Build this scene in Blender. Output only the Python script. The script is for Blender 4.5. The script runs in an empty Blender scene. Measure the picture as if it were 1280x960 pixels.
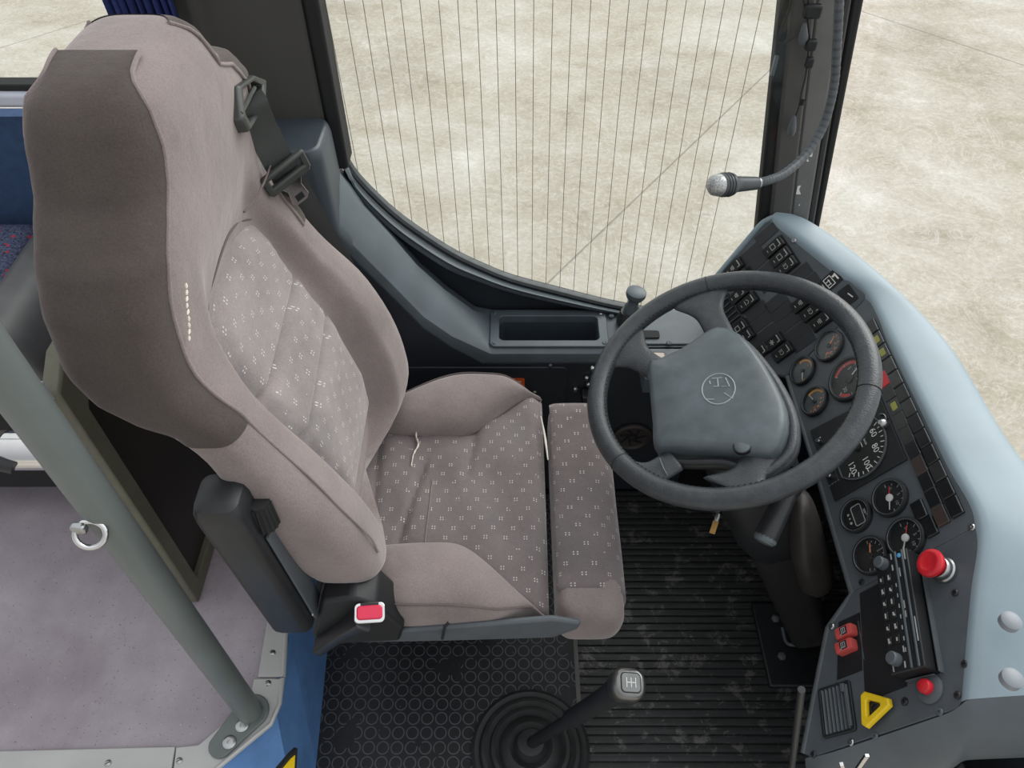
import bpy, bmesh, math, random
from mathutils import Vector, Matrix
random.seed(7)
SC = bpy.context.scene
COL = SC.collection
PI = math.pi
# ------------------------------------------------------------------ camera model
FPX, PITCH, CAMZ = 950.0, math.radians(42.1), 1.64
_c, _s = math.cos(PITCH), math.sin(PITCH)
CAM = Vector((0, 0, CAMZ))
_F, _U, _R = Vector((0, _s, -_c)), Vector((0, _c, _s)), Vector((1, 0, 0))

def on(px, py, P, n):
    """point where the sight line of a photo measurement meets the plane (P, n) of the real surface"""
    d = _F + _R * ((px - 640) / FPX) + _U * ((480 - py) / FPX)
    t = (Vector(P) - CAM).dot(Vector(n)) / d.dot(Vector(n))
    return CAM + d * t
def onX(px, py, X): return on(px, py, (X, 0, 0), (1, 0, 0))
def onY(px, py, Y): return on(px, py, (0, Y, 0), (0, 1, 0))
def onZ(px, py, Z): return on(px, py, (0, 0, Z), (0, 0, 1))

# ------------------------------------------------------------------ materials
def S(r, g, b):
    f = lambda c: (c / 255 / 12.92) if c <= 10.3 else ((c / 255 + .055) / 1.055) ** 2.4
    return (f(r), f(g), f(b), 1)

class NT:
    def __init__(s, name):
        s.m = bpy.data.materials.new(name); s.m.use_nodes = True
        s.t = s.m.node_tree; s.n = s.t.nodes; s.b = s.n['Principled BSDF']
        s.out = s.n['Material Output']
    def new(s, typ, **kw):
        n = s.n.new(typ)
        for k, v in kw.items(): setattr(n, k, v)
        return n
    def link(s, a, b): s.t.links.new(a, b)
    def math(s, op, a, b=None, c=None):
        n = s.n.new('ShaderNodeMath'); n.operation = op
        for i, x in enumerate((a, b, c)):
            if x is None: continue
            if isinstance(x, (int, float)): n.inputs[i].default_value = x
            else: s.link(x, n.inputs[i])
        return n.outputs[0]
    def coord(s, kind='Object'):
        return s.n.new('ShaderNodeTexCoord').outputs[kind]
    def xyz(s, v):
        n = s.n.new('ShaderNodeSeparateXYZ'); s.link(v, n.inputs[0]); return n.outputs
    def noise(s, scale, detail=4, rough=.55, vec=None, dist=0):
        n = s.n.new('ShaderNodeTexNoise'); n.inputs['Scale'].default_value = scale
        n.inputs['Detail'].default_value = detail; n.inputs['Roughness'].default_value = rough
        n.inputs['Distortion'].default_value = dist
        s.link(vec if vec is not None else s.coord(), n.inputs['Vector']); return n.outputs['Fac']
    def ramp(s, fac, stops):
        n = s.n.new('ShaderNodeValToRGB'); e = n.color_ramp.elements
        while len(e) < len(stops): e.new(.5)
        for x, (p, c) in zip(e, stops): x.position = p; x.color = c
        s.link(fac, n.inputs[0]); return n.outputs[0]
    def mix(s, fac, a, b, mode='MIX'):
        n = s.n.new('ShaderNodeMix'); n.data_type = 'RGBA'; n.blend_type = mode
        if isinstance(fac, (int, float)): n.inputs[0].default_value = fac
        else: s.link(fac, n.inputs[0])
        for i, x in ((6, a), (7, b)):
            if isinstance(x, tuple): n.inputs[i].default_value = x
            else: s.link(x, n.inputs[i])
        return n.outputs[2]
    def bump(s, h, strength=.3, dist=.01):
        n = s.n.new('ShaderNodeBump'); n.inputs['Strength'].default_value = strength
        n.inputs['Distance'].default_value = dist; s.link(h, n.inputs['Height'])
        s.link(n.outputs[0], s.b.inputs['Normal'])
    def base(s, c):
        if isinstance(c, tuple): s.b.inputs['Base Color'].default_value = c
        else: s.link(c, s.b.inputs['Base Color'])
    def set(s, **kw):
        for k, v in kw.items():
            i = s.b.inputs[k.replace('_', ' ')]
            if isinstance(v, (int, float, tuple)): i.default_value = v
            else: s.link(v, i)

def mul(c, k): return (c[0] * k, c[1] * k, c[2] * k, 1)

def plain(name, col, rough=.5, metal=0, var=.12, scale=30, bump=.05, bscale=400, spec=.5):
    m = NT(name)
    f = m.noise(scale, 5)
    m.base(m.ramp(f, [(.3, mul(col, 1 - var)), (.7, mul(col, 1 + var))]))
    m.set(Roughness=rough, Metallic=metal, Specular_IOR_Level=spec)
    if bump: m.bump(m.noise(bscale, 2), bump, .002)
    return m.m

def fabric(name, col, dots=False, sheen=.5, var=.22, dirt=0.0):
    m = NT(name)
    big = m.noise(9, 5, .6); fine = m.noise(420, 2, .7)
    c = m.ramp(big, [(.32, mul(col, 1 - var)), (.52, col), (.72, mul(col, 1 + var * .8))])
    c = m.mix(.35, c, m.ramp(fine, [(.3, mul(col, .62)), (.7, mul(col, 1.3))]))
    if dots:
        c = m.mix(m.ramp(m.noise(7, 4, .6, dist=.5), [(.5, (0, 0, 0, 1)), (.68, (.45, .45, .45, 1))]), c, mul(S(112, 112, 112), .9))
        u, v, _ = m.xyz(m.coord('UV'))
        a, b = .034, .0185
        row = m.math('DIVIDE', v, b); fl = m.math('FLOOR', row)
        st = m.math('MULTIPLY', m.math('MODULO', m.math('MULTIPLY', fl, 1.62), 1), 1.0)
        xx = m.math('ADD', m.math('DIVIDE', u, a), st)
        fx = m.math('FRACT', xx); fy = m.math('FRACT', row)
        d1 = m.math('LESS_THAN', m.math('ABSOLUTE', m.math('SUBTRACT', fx, .42)), .024)
        d2 = m.math('LESS_THAN', m.math('ABSOLUTE', m.math('SUBTRACT', fx, .55)), .024)
        colm = m.math('MAXIMUM', d1, d2)
        ay = m.math('ABSOLUTE', m.math('SUBTRACT', fy, .5))
        rowm = m.math('MULTIPLY', m.math('LESS_THAN', ay, .17), m.math('GREATER_THAN', ay, .06))
        wear = m.math('GREATER_THAN', m.noise(45, 3), .41)
        k = m.math('MULTIPLY', m.math('MULTIPLY', colm, rowm), wear)
        c = m.mix(m.math('MULTIPLY', k, .8), c, (.72, .69, .66, 1))
    m.base(c)
    m.set(Roughness=.95, Sheen_Weight=sheen, Sheen_Roughness=.45, Specular_IOR_Level=.1)
    m.b.inputs['Sheen Tint'].default_value = (.9, .84, .84, 1)
    h = m.math('ADD', m.math('MULTIPLY', m.noise(14, 3), 2.0), m.math('MULTIPLY', fine, .2))
    m.bump(h, .35, .006)
    return m.m

M = {}
VEL = S(135, 124, 122)
M['velour'] = fabric('velour', VEL)
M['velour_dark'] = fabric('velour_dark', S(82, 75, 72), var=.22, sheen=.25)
M['pattern'] = fabric('patterned_fabric', S(118, 109, 109), dots=True, var=.25)
M['pattern_back'] = fabric('patterned_fabric_back', S(146, 137, 136), dots=True, var=.3)
M['seam'] = plain('seam_thread', S(100, 90, 89), .95)
M['tear'] = plain('torn_foam', S(226, 220, 208), .95)
M['black'] = plain('black_plastic', S(34, 36, 39), .42, var=.18)
M['blackmatte'] = plain('black_matte', S(24, 25, 27), .75, var=.2)
M['guide'] = plain('guide_plastic', S(62, 65, 63), .45)
M['plug'] = plain('plug_plastic', S(134, 140, 147), .45)
M['gasket'] = plain('gasket_rubber', S(60, 64, 67), .5, var=.2, scale=60)
M['band'] = plain('window_band', S(90, 98, 104), .45, var=.06)
M['cowl'] = plain('cowl_plastic', S(86, 93, 98), .45, var=.16, scale=9)
M['micbody'] = plain('mic_plastic', S(66, 70, 74), .45)
M['panel'] = plain('charcoal_panel', S(82, 88, 93), .48, var=.1, bump=.1, bscale=900)
M['panel_black'] = plain('black_panel', S(24, 26, 29), .5)
M['switch'] = plain('switch_plastic', S(27, 29, 31), .4)
M['blank'] = plain('blank_cover', S(44, 47, 50), .5)
M['grey'] = plain('grey_dash', S(138, 154, 163), .45, var=.05, scale=12, bump=.12, bscale=1100)
M['slate'] = plain('slate_plastic', S(80, 89, 95), .4, var=.14, scale=14, bump=.12, bscale=1000)
M['navyslate'] = plain('navy_slate', S(60, 68, 76), .4, var=.1, scale=10)
M['navy'] = plain('navy_trim', S(36, 41, 48), .55, var=.12, scale=10)
M['lip'] = plain('lip_plastic', S(86, 92, 96), .45)
M['leather'] = plain('wheel_leather', S(56, 60, 64), .34, var=.22, scale=60, bump=.35, bscale=350)
M['hub'] = plain('hub_plastic', S(82, 91, 95), .38, var=.24, scale=22, bump=.08)
M['rubber'] = plain('rubber', S(38, 39, 40), .6, var=.3, scale=40)
M['brown'] = plain('worn_leatherette', S(58, 54, 52), .55, var=.2)
M['steel'] = plain('steel', S(176, 178, 178), .28, 1, var=.1)
M['chrome'] = plain('chrome', S(215, 215, 215), .12, 1, var=.05, bump=0)
M['alu'] = plain('brushed_aluminium', S(186, 186, 184), .5, .25, var=.08, scale=8)
M['polepaint'] = plain('pole_paint', S(103, 110, 109), .4, var=.08, scale=8, bump=.04)
M['olive'] = plain('olive_frame', S(104, 103, 88), .55)
M['white'] = plain('white_print', S(226, 226, 222), .6, bump=0)
M['dimwhite'] = plain('dim_print', S(170, 172, 170), .6, bump=0)
M['orange'] = plain('orange_print', S(246, 156, 98), .6, bump=0)
M['amber'] = plain('amber_print', S(244, 172, 74), .6, bump=0)
M['redprint'] = plain('red_print', S(196, 60, 56), .6, bump=0)
M['red'] = plain('red_plastic', S(205, 36, 48), .3, var=.05, bump=0)
M['redsoft'] = plain('faded_red_plastic', S(200, 84, 80), .4, var=.06, bump=0)
M['pink'] = plain('buckle_red', S(212, 44, 78), .35, var=.05, bump=0)
M['yellow'] = plain('yellow_plastic', S(236, 200, 30), .4, var=.06, bump=0)
M['bluecap'] = plain('blue_dot', S(88, 170, 220), .4, bump=0)
M['brass'] = plain('brass', S(190, 150, 90), .35, .9, var=.1)
M['dial'] = plain('dial_face', S(26, 28, 29), .5, bump=0)
M['dialgrey'] = plain('dial_face_grey', S(78, 84, 86), .5, bump=0)
M['lcd'] = plain('lcd', S(46, 50, 50), .3, bump=0)
M['lamp'] = plain('smoked_lens', S(48, 49, 48), .25, var=.2, scale=90, bump=0)
M['lampdark'] = plain('dark_lens', S(28, 29, 31), .25, var=.2, scale=90, bump=0)
M['lampyellow'] = plain('yellow_lens', S(150, 150, 66), .3, bump=0)
M['lampbrown'] = plain('brown_lens', S(66, 56, 52), .3, bump=0)
M['belt'] = plain('belt_webbing', S(60, 63, 62), .7, var=.1, bump=.3, bscale=700)
M['bluewall'] = plain('blue_carpet_wall', S(54, 78, 112), .95, var=.15, scale=60, bump=.4, bscale=500)
M['blueriser'] = plain('blue_riser', S(94, 138, 194), .7, var=.16, scale=16, bump=.1)
M['curtain'] = plain('curtain_cloth', S(50, 64, 126), .9, var=.15)
M['pillar'] = plain('pillar_trim', S(78, 77, 76), .6, var=.08, scale=8)
M['pillarbrown'] = plain('rear_pillar_trim', S(62, 61, 58), .7, var=.05, scale=6)
M['sillwhite'] = plain('sill_paint', S(196, 200, 214), .4, var=.04)
M['label_orange'] = plain('orange_label', S(222, 92, 40), .5, bump=0)
M['beige'] = plain('beige_label', S(206, 190, 178), .5, bump=0)
M['greyseat'] = plain('grey_leatherette', S(84, 84, 86), .4)
M['smoke'] = plain('smoked_board', S(40, 37, 34), .5, var=.2, scale=5)
M['bodywhite'] = plain('bus_body', S(200, 200, 200), .5)
M['ceilmat'] = plain('ceiling_cloth', S(150, 148, 144), .9)

def mat_glass():
    m = NT('window_glass'); m.n.remove(m.b)
    tr = m.new('ShaderNodeBsdfTransparent'); tr.inputs[0].default_value = (.95, .965, .95, 1)
    gl = m.new('ShaderNodeBsdfGlossy'); gl.inputs['Roughness'].default_value = .02
    fr = m.new('ShaderNodeFresnel'); fr.inputs[0].default_value = 1.45
    mx = m.new('ShaderNodeMixShader')
    mx.inputs[0].default_value = .025; m.link(tr.outputs[0], mx.inputs[1]); m.link(gl.outputs[0], mx.inputs[2])
    m.link(mx.outputs[0], m.out.inputs[0]); return m.m
M['glass'] = mat_glass()

def mat_lens():
    m = NT('gauge_lens'); m.n.remove(m.b)
    tr = m.new('ShaderNodeBsdfTransparent'); tr.inputs[0].default_value = (.93, .94, .95, 1)
    gl = m.new('ShaderNodeBsdfGlossy'); gl.inputs['Roughness'].default_value = .2
    fr = m.new('ShaderNodeFresnel'); fr.inputs[0].default_value = 1.4
    mx = m.new('ShaderNodeMixShader')
    mx.inputs[0].default_value = .045; m.link(tr.outputs[0], mx.inputs[1]); m.link(gl.outputs[0], mx.inputs[2])
    m.link(mx.outputs[0], m.out.inputs[0]); return m.m
M['lens'] = mat_lens()

def seg_mask(m, x, y, a, b, w):
    """1 within w of the line through a, b (object XY)"""
    d = Vector((b[0] - a[0], b[1] - a[1])); d.normalize()
    k = m.math('ADD', m.math('MULTIPLY', x, -d.y), m.math('MULTIPLY', y, d.x))
    k = m.math('SUBTRACT', k, -d.y * a[0] + d.x * a[1])
    return m.math('LESS_THAN', m.math('ABSOLUTE', k), w)

GZ = -1.0
CONC = 1.10
def mat_concrete():
    m = NT('concrete_yard')
    co = m.coord()
    mp = m.new('ShaderNodeMapping'); mp.inputs['Scale'].default_value = (1, 1.12, 1); mp.inputs['Rotation'].default_value = (0, 0, .5)
    m.link(co, mp.inputs[0])
    a = m.noise(.75, 6, .6, mp.outputs[0], .3); b = m.noise(2.1, 10, .74, mp.outputs[0], .2); d = m.noise(34, 5, .75)
    base = m.ramp(a, [(.30, S(134, 124, 106)), (.44, S(166, 157, 138)), (.54, S(186, 180, 165)), (.68, S(214, 210, 200))])
    c = m.mix(.55, base, m.ramp(b, [(.30, S(126, 114, 94)), (.46, S(170, 162, 145)), (.58, S(186, 181, 168)), (.70, S(222, 219, 210))]))
    c = m.mix(.2, c, m.ramp(d, [(.32, S(110, 102, 88)), (.5, S(172, 165, 150)), (.68, S(220, 216, 206))]))
    e = m.noise(2.3, 6, .7, mp.outputs[0], 2.5)
    c = m.mix(m.math('MULTIPLY', m.math('LESS_THAN', m.math('ABSOLUTE', m.math('SUBTRACT', e, .5)), .012), .22), c, S(224, 220, 212))
    x, y, _ = m.xyz(co)
    for (p, q, w) in (((965, 85), (720, 320), .006), ((1080, 15), (1260, 75), .008), ((0, 60), (135, 18), .006)):
        A, B = onZ(*p, GZ), onZ(*q, GZ)
        k = seg_mask(m, x, y, A, B, w)
        c = m.mix(m.math('MULTIPLY', k, .45), c, S(84, 80, 72))
    m.base(m.mix(1.0, c, (CONC, CONC * 1.01, CONC * 1.07, 1), 'MULTIPLY')); m.set(Roughness=.9, Specular_IOR_Level=.2)
    m.bump(b, .2, .02)
    return m.m
M['concrete'] = mat_concrete()

def mat_vinyl():
    m = NT('purple_vinyl'); 
    c = m.ramp(m.noise(5, 6, .6), [(.3, S(150, 140, 149)), (.55, S(172, 163, 171)), (.75, S(188, 181, 188))])
    f = m.noise(260, 2, .6)
    c = m.mix(m.math('GREATER_THAN', f, .70), c, S(92, 84, 92))
    c = m.mix(m.math('LESS_THAN', f, .27), c, S(204, 198, 202))
    c = m.mix(m.ramp(m.noise(3.2, 6, .6, dist=.6), [(.5, (0, 0, 0, 1)), (.72, (.5, .5, .5, 1))]), c, S(128, 108, 116))
    m.base(c); m.set(Roughness=.62); m.bump(f, .1, .002); return m.m
M['vinyl'] = mat_vinyl()

def mat_studs():
    m = NT('studded_rubber')
    x, y, _ = m.xyz(m.coord()); p = .0288
    fx = m.math('SUBTRACT', m.math('FRACT', m.math('DIVIDE', m.math('ADD', x, 5), p)), .5)
    fy = m.math('SUBTRACT', m.math('FRACT', m.math('DIVIDE', m.math('ADD', y, 5), p)), .5)
    r = m.math('SQRT', m.math('ADD', m.math('MULTIPLY', fx, fx), m.math('MULTIPLY', fy, fy)))
    ring = m.math('LESS_THAN', m.math('ABSOLUTE', m.math('SUBTRACT', r, .41)), .04)
    wet = m.noise(5, 5, .6)
    c = m.ramp(wet, [(.3, S(19, 20, 23)), (.55, S(27, 29, 33)), (.8, S(38, 40, 45))])
    keep = m.math('GREATER_THAN', m.noise(11, 4), .40)
    c = m.mix(m.math('MULTIPLY', m.math('MULTIPLY', ring, keep), .7), c, S(92, 95, 99))
    c = m.mix(m.math('GREATER_THAN', m.noise(300, 1), .76), c, S(120, 122, 124))
    m.base(c)
    m.set(Roughness=m.ramp(wet, [(.4, (.62, .62, .62, 1)), (.62, (.38, .38, .38, 1))]))
    m.bump(m.math('ADD', m.math('LESS_THAN', r, .40), m.math('MULTIPLY', m.noise(60, 2), .2)), .5, .0015)
    return m.m
M['studs'] = mat_studs()

def mat_ribs():
    m = NT('ribbed_rubber'); co = m.coord()
    mp = m.new('ShaderNodeMapping'); mp.inputs['Scale'].default_value = (2, 40, 1); m.link(co, mp.inputs[0])
    a = m.noise(3, 5, .6, mp.outputs[0]); b = m.noise(19, 8, .8, dist=.4)
    c = m.ramp(a, [(.3, S(30, 31, 32)), (.55, S(42, 43, 44)), (.8, S(62, 63, 64))])
    c = m.mix(m.math('MULTIPLY', m.math('GREATER_THAN', b, .565), .55), c, S(112, 111, 108))
    m.base(c); m.set(Roughness=m.ramp(b, [(.4, (.55,) * 3 + (1,)), (.65, (.34,) * 3 + (1,))]))
    m.bump(m.noise(90, 3), .15, .002); return m.m
M['ribs'] = mat_ribs()

def mat_moquette():
    m = NT('moquette')
    v = m.new('ShaderNodeTexVoronoi'); v.inputs['Scale'].default_value = 55; m.link(m.coord(), v.inputs[0])
    dot = m.math('LESS_THAN', v.outputs['Distance'], .24)
    f = m.noise(260, 2, .7)
    c = m.ramp(f, [(.35, S(34, 38, 56)), (.6, S(88, 96, 124))])
    c = m.mix(dot, c, S(176, 46, 60)); m.base(c); m.set(Roughness=.95); m.bump(f, .3, .003); return m.m
M['moquette'] = mat_moquette()

def mat_grille():
    m = NT('mic_mesh')
    v = m.new('ShaderNodeTexVoronoi'); v.inputs['Scale'].default_value = 700; m.link(m.coord(), v.inputs[0])
    m.base(m.ramp(v.outputs['Distance'], [(.25, S(70, 72, 74)), (.5, S(190, 192, 192))]))
    m.set(Roughness=.4, Metallic=.6); return m.m
M['micmesh'] = mat_grille()

# ------------------------------------------------------------------ mesh builder
def fmat(o, u, v, n):
    return Matrix(((u[0], v[0], n[0], o[0]), (u[1], v[1], n[1], o[1]), (u[2], v[2], n[2], o[2]), (0, 0, 0, 1)))
def axis_frame(p, d, up=(0, 0, 1)):
    d = Vector(d).normalized(); up = Vector(up)
    if abs(d.dot(up)) > .98: up = Vector((1, 0, 0))
    u = up.cross(d).normalized(); v = d.cross(u)
    return fmat(p, u, v, d)
def T(x, y, z=0): return Matrix.Translation((x, y, z))
def RZ(a): return Matrix.Rotation(a, 4, 'Z')
def smooth_path(pts, k=6):
    pts = [Vector(p) for p in pts]
    if len(pts) < 3: return pts
    out = []
    for i in range(len(pts) - 1):
        a, b = pts[i], pts[i + 1]
        p0 = pts[i - 1] if i else a * 2 - b
        p3 = pts[i + 2] if i + 2 < len(pts) else b * 2 - a
        for j in range(k):
            t = j / k
            out.append(.5 * ((2 * a) + (b - p0) * t + (2 * p0 - 5 * a + 4 * b - p3) * t * t + (3 * a - p0 - 3 * b + p3) * t ** 3))
    out.append(pts[-1]); return out

class MB:
    def __init__(s, M=None):
        s.bm = bmesh.new(); s.M = M or Matrix.Identity(4); s.uv = None
    def at(s, M): s.M = M; return s
    def V(s, p): return s.bm.verts.new(s.M @ Vector(p))
    def face(s, vs):
        try: return s.bm.faces.new(vs)
        except ValueError: return None
    def loft(s, rings, closed=True, caps=True):
        R = [[s.V(p) for p in r] for r in rings]; n = len(R[0])
        for a, b in zip(R, R[1:]):
            for i in range(n if closed else n - 1):
                j = (i + 1) % n; s.face((a[i], a[j], b[j], b[i]))
        if caps and closed: s.face(list(reversed(R[0]))); s.face(R[-1])
        return s
    def box(s, c, size, R=None):
        x, y, z = [q / 2 for q in size]; c = Vector(c); q = R or Matrix.Identity(3)
        P = lambda a, b, d: c + q @ Vector((a * x, b * y, d * z))
        return s.loft([[P(-1, -1, k), P(1, -1, k), P(1, 1, k), P(-1, 1, k)] for k in (-1, 1)])
    def prism(s, poly, z0, z1, top=1.0):
        cx = sum(p[0] for p in poly) / len(poly); cy = sum(p[1] for p in poly) / len(poly)
        return s.loft([[(p[0], p[1], z0) for p in poly], [(cx + (p[0] - cx) * top, cy + (p[1] - cy) * top, z1) for p in poly]])
    def lathe(s, prof, n=28, cx=0, cy=0, caps=True, sx=1, sy=1):
        return s.loft([[(cx + sx * r * math.cos(2 * PI * i / n), cy + sy * r * math.sin(2 * PI * i / n), z) for i in range(n)] for r, z in prof], caps=caps)
    def cyl(s, p0, p1, r0, r1=None, n=18):
        r1 = r0 if r1 is None else r1; p0, p1 = Vector(p0), Vector(p1)
        A = axis_frame(p0, p1 - p0); L = (p1 - p0).length
        return s.loft([[A @ Vector((r * math.cos(2 * PI * i / n), r * math.sin(2 * PI * i / n), z)) for i in range(n)] for r, z in ((r0, 0), (r1, L))])
    def tube(s, pts, r, n=10, closed=False, flat=1.0, up=(0, 0, 1), caps=True):
        pts = [Vector(p) for p in pts]; N = len(pts); rr = r if isinstance(r, (list, tuple)) else [r] * N
        rings = []; pu = None
        for i, p in enumerate(pts):
            a = pts[(i - 1) % N] if closed or i else p; b = pts[(i + 1) % N] if closed or i < N - 1 else p
            d = (b - a).normalized()
            if pu is None:
                q = Vector(up)
                if abs(q.dot(d)) > .95: q = Vector((1, 0, 0))
                u = (q - d * q.dot(d)).normalized()
            else: u = (pu - d * pu.dot(d)).normalized()
            pu = u; w = d.cross(u)
            rings.append([p + u * (rr[i] * math.cos(2 * PI * k / n)) + w * (rr[i] * flat * math.sin(2 * PI * k / n)) for k in range(n)])
        if closed: rings.append(rings[0])
        return s.loft(rings, caps=caps and not closed)
    def strip(s, pts, side, w, th):
        """flat band of width w along pts; side = width direction(s), thickness th"""
        pts = [Vector(p) for p in pts]; rings = []
        for i, p in enumerate(pts):
            d = (pts[min(i + 1, len(pts) - 1)] - pts[max(i - 1, 0)]).normalized()
            sd = Vector(side[i] if isinstance(side, list) else side); sd = (sd - d * sd.dot(d)).normalized(); nn = d.cross(sd)
            rings.append([p + sd * w / 2 + nn * th / 2, p - sd * w / 2 + nn * th / 2, p - sd * w / 2 - nn * th / 2, p + sd * w / 2 - nn * th / 2])
        return s.loft(rings)
    def grid(s, fn, nu, nv, uvfn=None):
        vs = [[s.V(fn(i / nu, j / nv)) for j in range(nv + 1)] for i in range(nu + 1)]
        uvl = s.bm.loops.layers.uv.verify() if uvfn else None
        for i in range(nu):
            for j in range(nv):
                f = s.face((vs[i][j], vs[i + 1][j], vs[i + 1][j + 1], vs[i][j + 1]))
                if f and uvfn:
                    for l, (a, b) in zip(f.loops, ((i, j), (i + 1, j), (i + 1, j + 1), (i, j + 1))): l[uvl].uv = uvfn(a / nu, b / nv)
        return s
    def text(s, t, size, x=0, y=0, z=0, rot=0, depth=.0002):
        cu = bpy.data.curves.new('t', 'FONT'); cu.body = t; cu.size = size; cu.align_x = 'CENTER'; cu.align_y = 'CENTER'; cu.resolution_u = 2
        o = bpy.data.objects.new('t', cu); COL.objects.link(o)
        me = o.to_mesh(); Q = s.M @ T(x, y, z) @ RZ(rot)
        vs = [s.bm.verts.new(Q @ v.co) for v in me.vertices]
        for p in me.polygons: s.face([vs[i] for i in p.vertices])
        o.to_mesh_clear(); bpy.data.objects.remove(o); bpy.data.curves.remove(cu); return s
    def build(s, name, m, parent=None, bevel=0, sub=0, smooth=True, seg=2, solid=0, recalc=True, label=None):
        bm = s.bm
        if recalc: bmesh.ops.recalc_face_normals(bm, faces=bm.faces)
        me = bpy.data.meshes.new(name); bm.to_mesh(me); bm.free()
        me.materials.append(M[m] if isinstance(m, str) else m)
        if smooth:
            for p in me.polygons: p.use_smooth = True
        o = bpy.data.objects.new(name, me); COL.objects.link(o)
        if parent is not None:
            o.parent = parent
            if parent.type == 'EMPTY': o.matrix_parent_inverse = Matrix.Translation(parent.location).inverted()
        if solid:
            k = o.modifiers.new('s', 'SOLIDIFY'); k.thickness = solid; k.offset = -1
        if bevel:
            k = o.modifiers.new('b', 'BEVEL'); k.width = bevel; k.segments = seg; k.limit_method = 'ANGLE'; k.angle_limit = math.radians(35)
        if sub:
            k = o.modifiers.new('d', 'SUBSURF'); k.levels = sub; k.render_levels = sub
        if smooth and not sub:
            try:
                me.set_sharp_from_angle(angle=math.radians(38))
            except Exception: pass
        if label: o['label'] = label
        return o

def thing(name, loc, label, cat, group=None):
    o = bpy.data.objects.new(name, None); COL.objects.link(o); o.location = loc; o.empty_display_size = .05
    return tag(o, label, cat, group)
def tag(o, label, cat, group=None, kind=None):
    o['label'] = label; o['category'] = cat
    if group: o['group'] = group
    if kind: o['kind'] = kind
    return o
def struct(o, label, cat): return tag(o, label, cat, kind='structure')
def rrect(w, h, r, k=4):
    out = []
    for cx, cy, a0 in ((w / 2 - r, h / 2 - r, 0), (-w / 2 + r, h / 2 - r, PI / 2), (-w / 2 + r, -h / 2 + r, PI), (w / 2 - r, -h / 2 + r, 1.5 * PI)):
        for i in range(k + 1):
            a = a0 + PI / 2 * i / k; out.append((cx + r * math.cos(a), cy + r * math.sin(a)))
    return out
def lerp(a, b, t): return a + (b - a) * t
def interp(x, tab):
    if x <= tab[0][0]: return tab[0][1]
    for (a, fa), (b, fb) in zip(tab, tab[1:]):
        if x <= b:
            t = (x - a) / (b - a); return fa + (fb - fa) * (t * t * (3 - 2 * t) * .35 + t * .65)
    return tab[-1][1]
def sstep(a, b, x):
    t = max(0, min(1, (x - a) / (b - a))); return t * t * (3 - 2 * t)

ROOF=0
WORLD, SUN, EXPO = 1.05, 2.3, 0.14
# ================================================================== SETTING
YG = 1.27          # side glass plane
# ---- yard outside
g = MB(); g.box((3, 4, GZ - .05), (40, 40, .1))
struct(g.build('ground', 'concrete', smooth=False), 'pale stained concrete yard seen through the bus windows', 'ground')

# ---- driver floor slab and raised aisle platform
b = MB(); b.box((.35, .72, -.03), (1.6, 1.2, .03))
struct(b.build('floor', 'blackmatte', smooth=False), 'black sunken floor of the driver cab under the rubber mats', 'floor')
PZ = .25
edge = [onZ(*p, PZ) for p in ((357, 795), (338, 880), (270, 960))]
xe, xc = edge[0].x, edge[2].x
plat = [(-2.4, edge[2].y - .02), (xc - .02, edge[2].y - .02), (edge[1].x, edge[1].y), (xe, edge[0].y), (xe, 1.25), (-2.4, 1.25)]
b = MB(); b.prism(plat, PZ - .03, PZ - .002)
struct(b.build('floor_aisle', 'vinyl', smooth=False), 'speckled purple vinyl floor of the raised bus aisle', 'floor')
# blue carpeted riser between the aisle and the driver floor
top = [(xe - .004, 1.10), (xe - .004, edge[0].y), (edge[1].x - .004, edge[1].y), (edge[2].x - .004, edge[2].y), (edge[2].x - .12, edge[2].y - .12)]
low = [onZ(*p, 0.0) for p in ((403, 812), (388, 960))]
bot = [(low[0].x, 1.10), (low[0].x, low[0].y), (low[1].x, low[1].y), (low[1].x + .01, low[1].y - .16), (low[1].x - .02, low[1].y - .28)]
b = MB(); b.loft([[(x, y, PZ - .004) for x, y in top], [(x, y, -.012) for x, y in bot]], closed=False, caps=False)
riser = struct(b.build('wall_riser', 'blueriser', smooth=False, solid=.012), 'blue covered riser below the aluminium step edge', 'step riser')
# aluminium edging strips (three pieces) on the platform rim
def edging(name, outer, inner, label, screws):
    b = MB(); z0, z1 = PZ, PZ + .004
    b.loft([[Vector((p.x, p.y, z)) for p in outer + inner[::-1]] for z in (z0, z1)])
    o = struct(b.build(name, 'alu', bevel=.0015, smooth=False), label, 'floor edging')
    ob = MB(); pts = [Vector((p.x, p.y, PZ + .003)) for p in outer]
    ob.tube(pts, .0045, 8); ob.build('edge_bead', 'alu', o)
    for sx, sy in screws:
        q = onZ(sx, sy, PZ + .004); s = MB(T(*q)); s.lathe([(.0055, 0), (.0055, .001), (.004, .0022), (.0012, .0024)], 14)
        sc = s.build('screw', 'steel', o); k = MB(T(*q) @ RZ(.6)); k.box((0, 0, .0024), (.008, .0012, .0006)); k.build('screw_slot', 'blackmatte', sc, smooth=False)
Z = lambda *p: onZ(*p, PZ + .004)
edging('trim_1', [Z(374, 700), Z(357, 795), Z(354, 846)], [Z(347, 700), Z(333, 780), Z(322, 846)], 'straight aluminium floor edging strip running towards the driver seat', [(341, 816)])
edging('trim_2', [Z(353, 848), Z(349, 880), Z(338, 905), Z(270, 961), Z(262, 968), Z(216, 968)], [Z(317, 848), Z(314, 869), Z(301, 886), Z(248, 931), Z(220, 934)], 'bent aluminium corner piece under the foot of the grey grab pole', [(335, 854), (224, 951)])
edging('trim_3', [Z(214, 964), Z(100, 966), Z(-60, 970)], [Z(219, 933), Z(100, 936), Z(-60, 940)], 'long aluminium floor edging strip along the bottom left of the aisle', [(135, 954), (-20, 954)])
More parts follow.
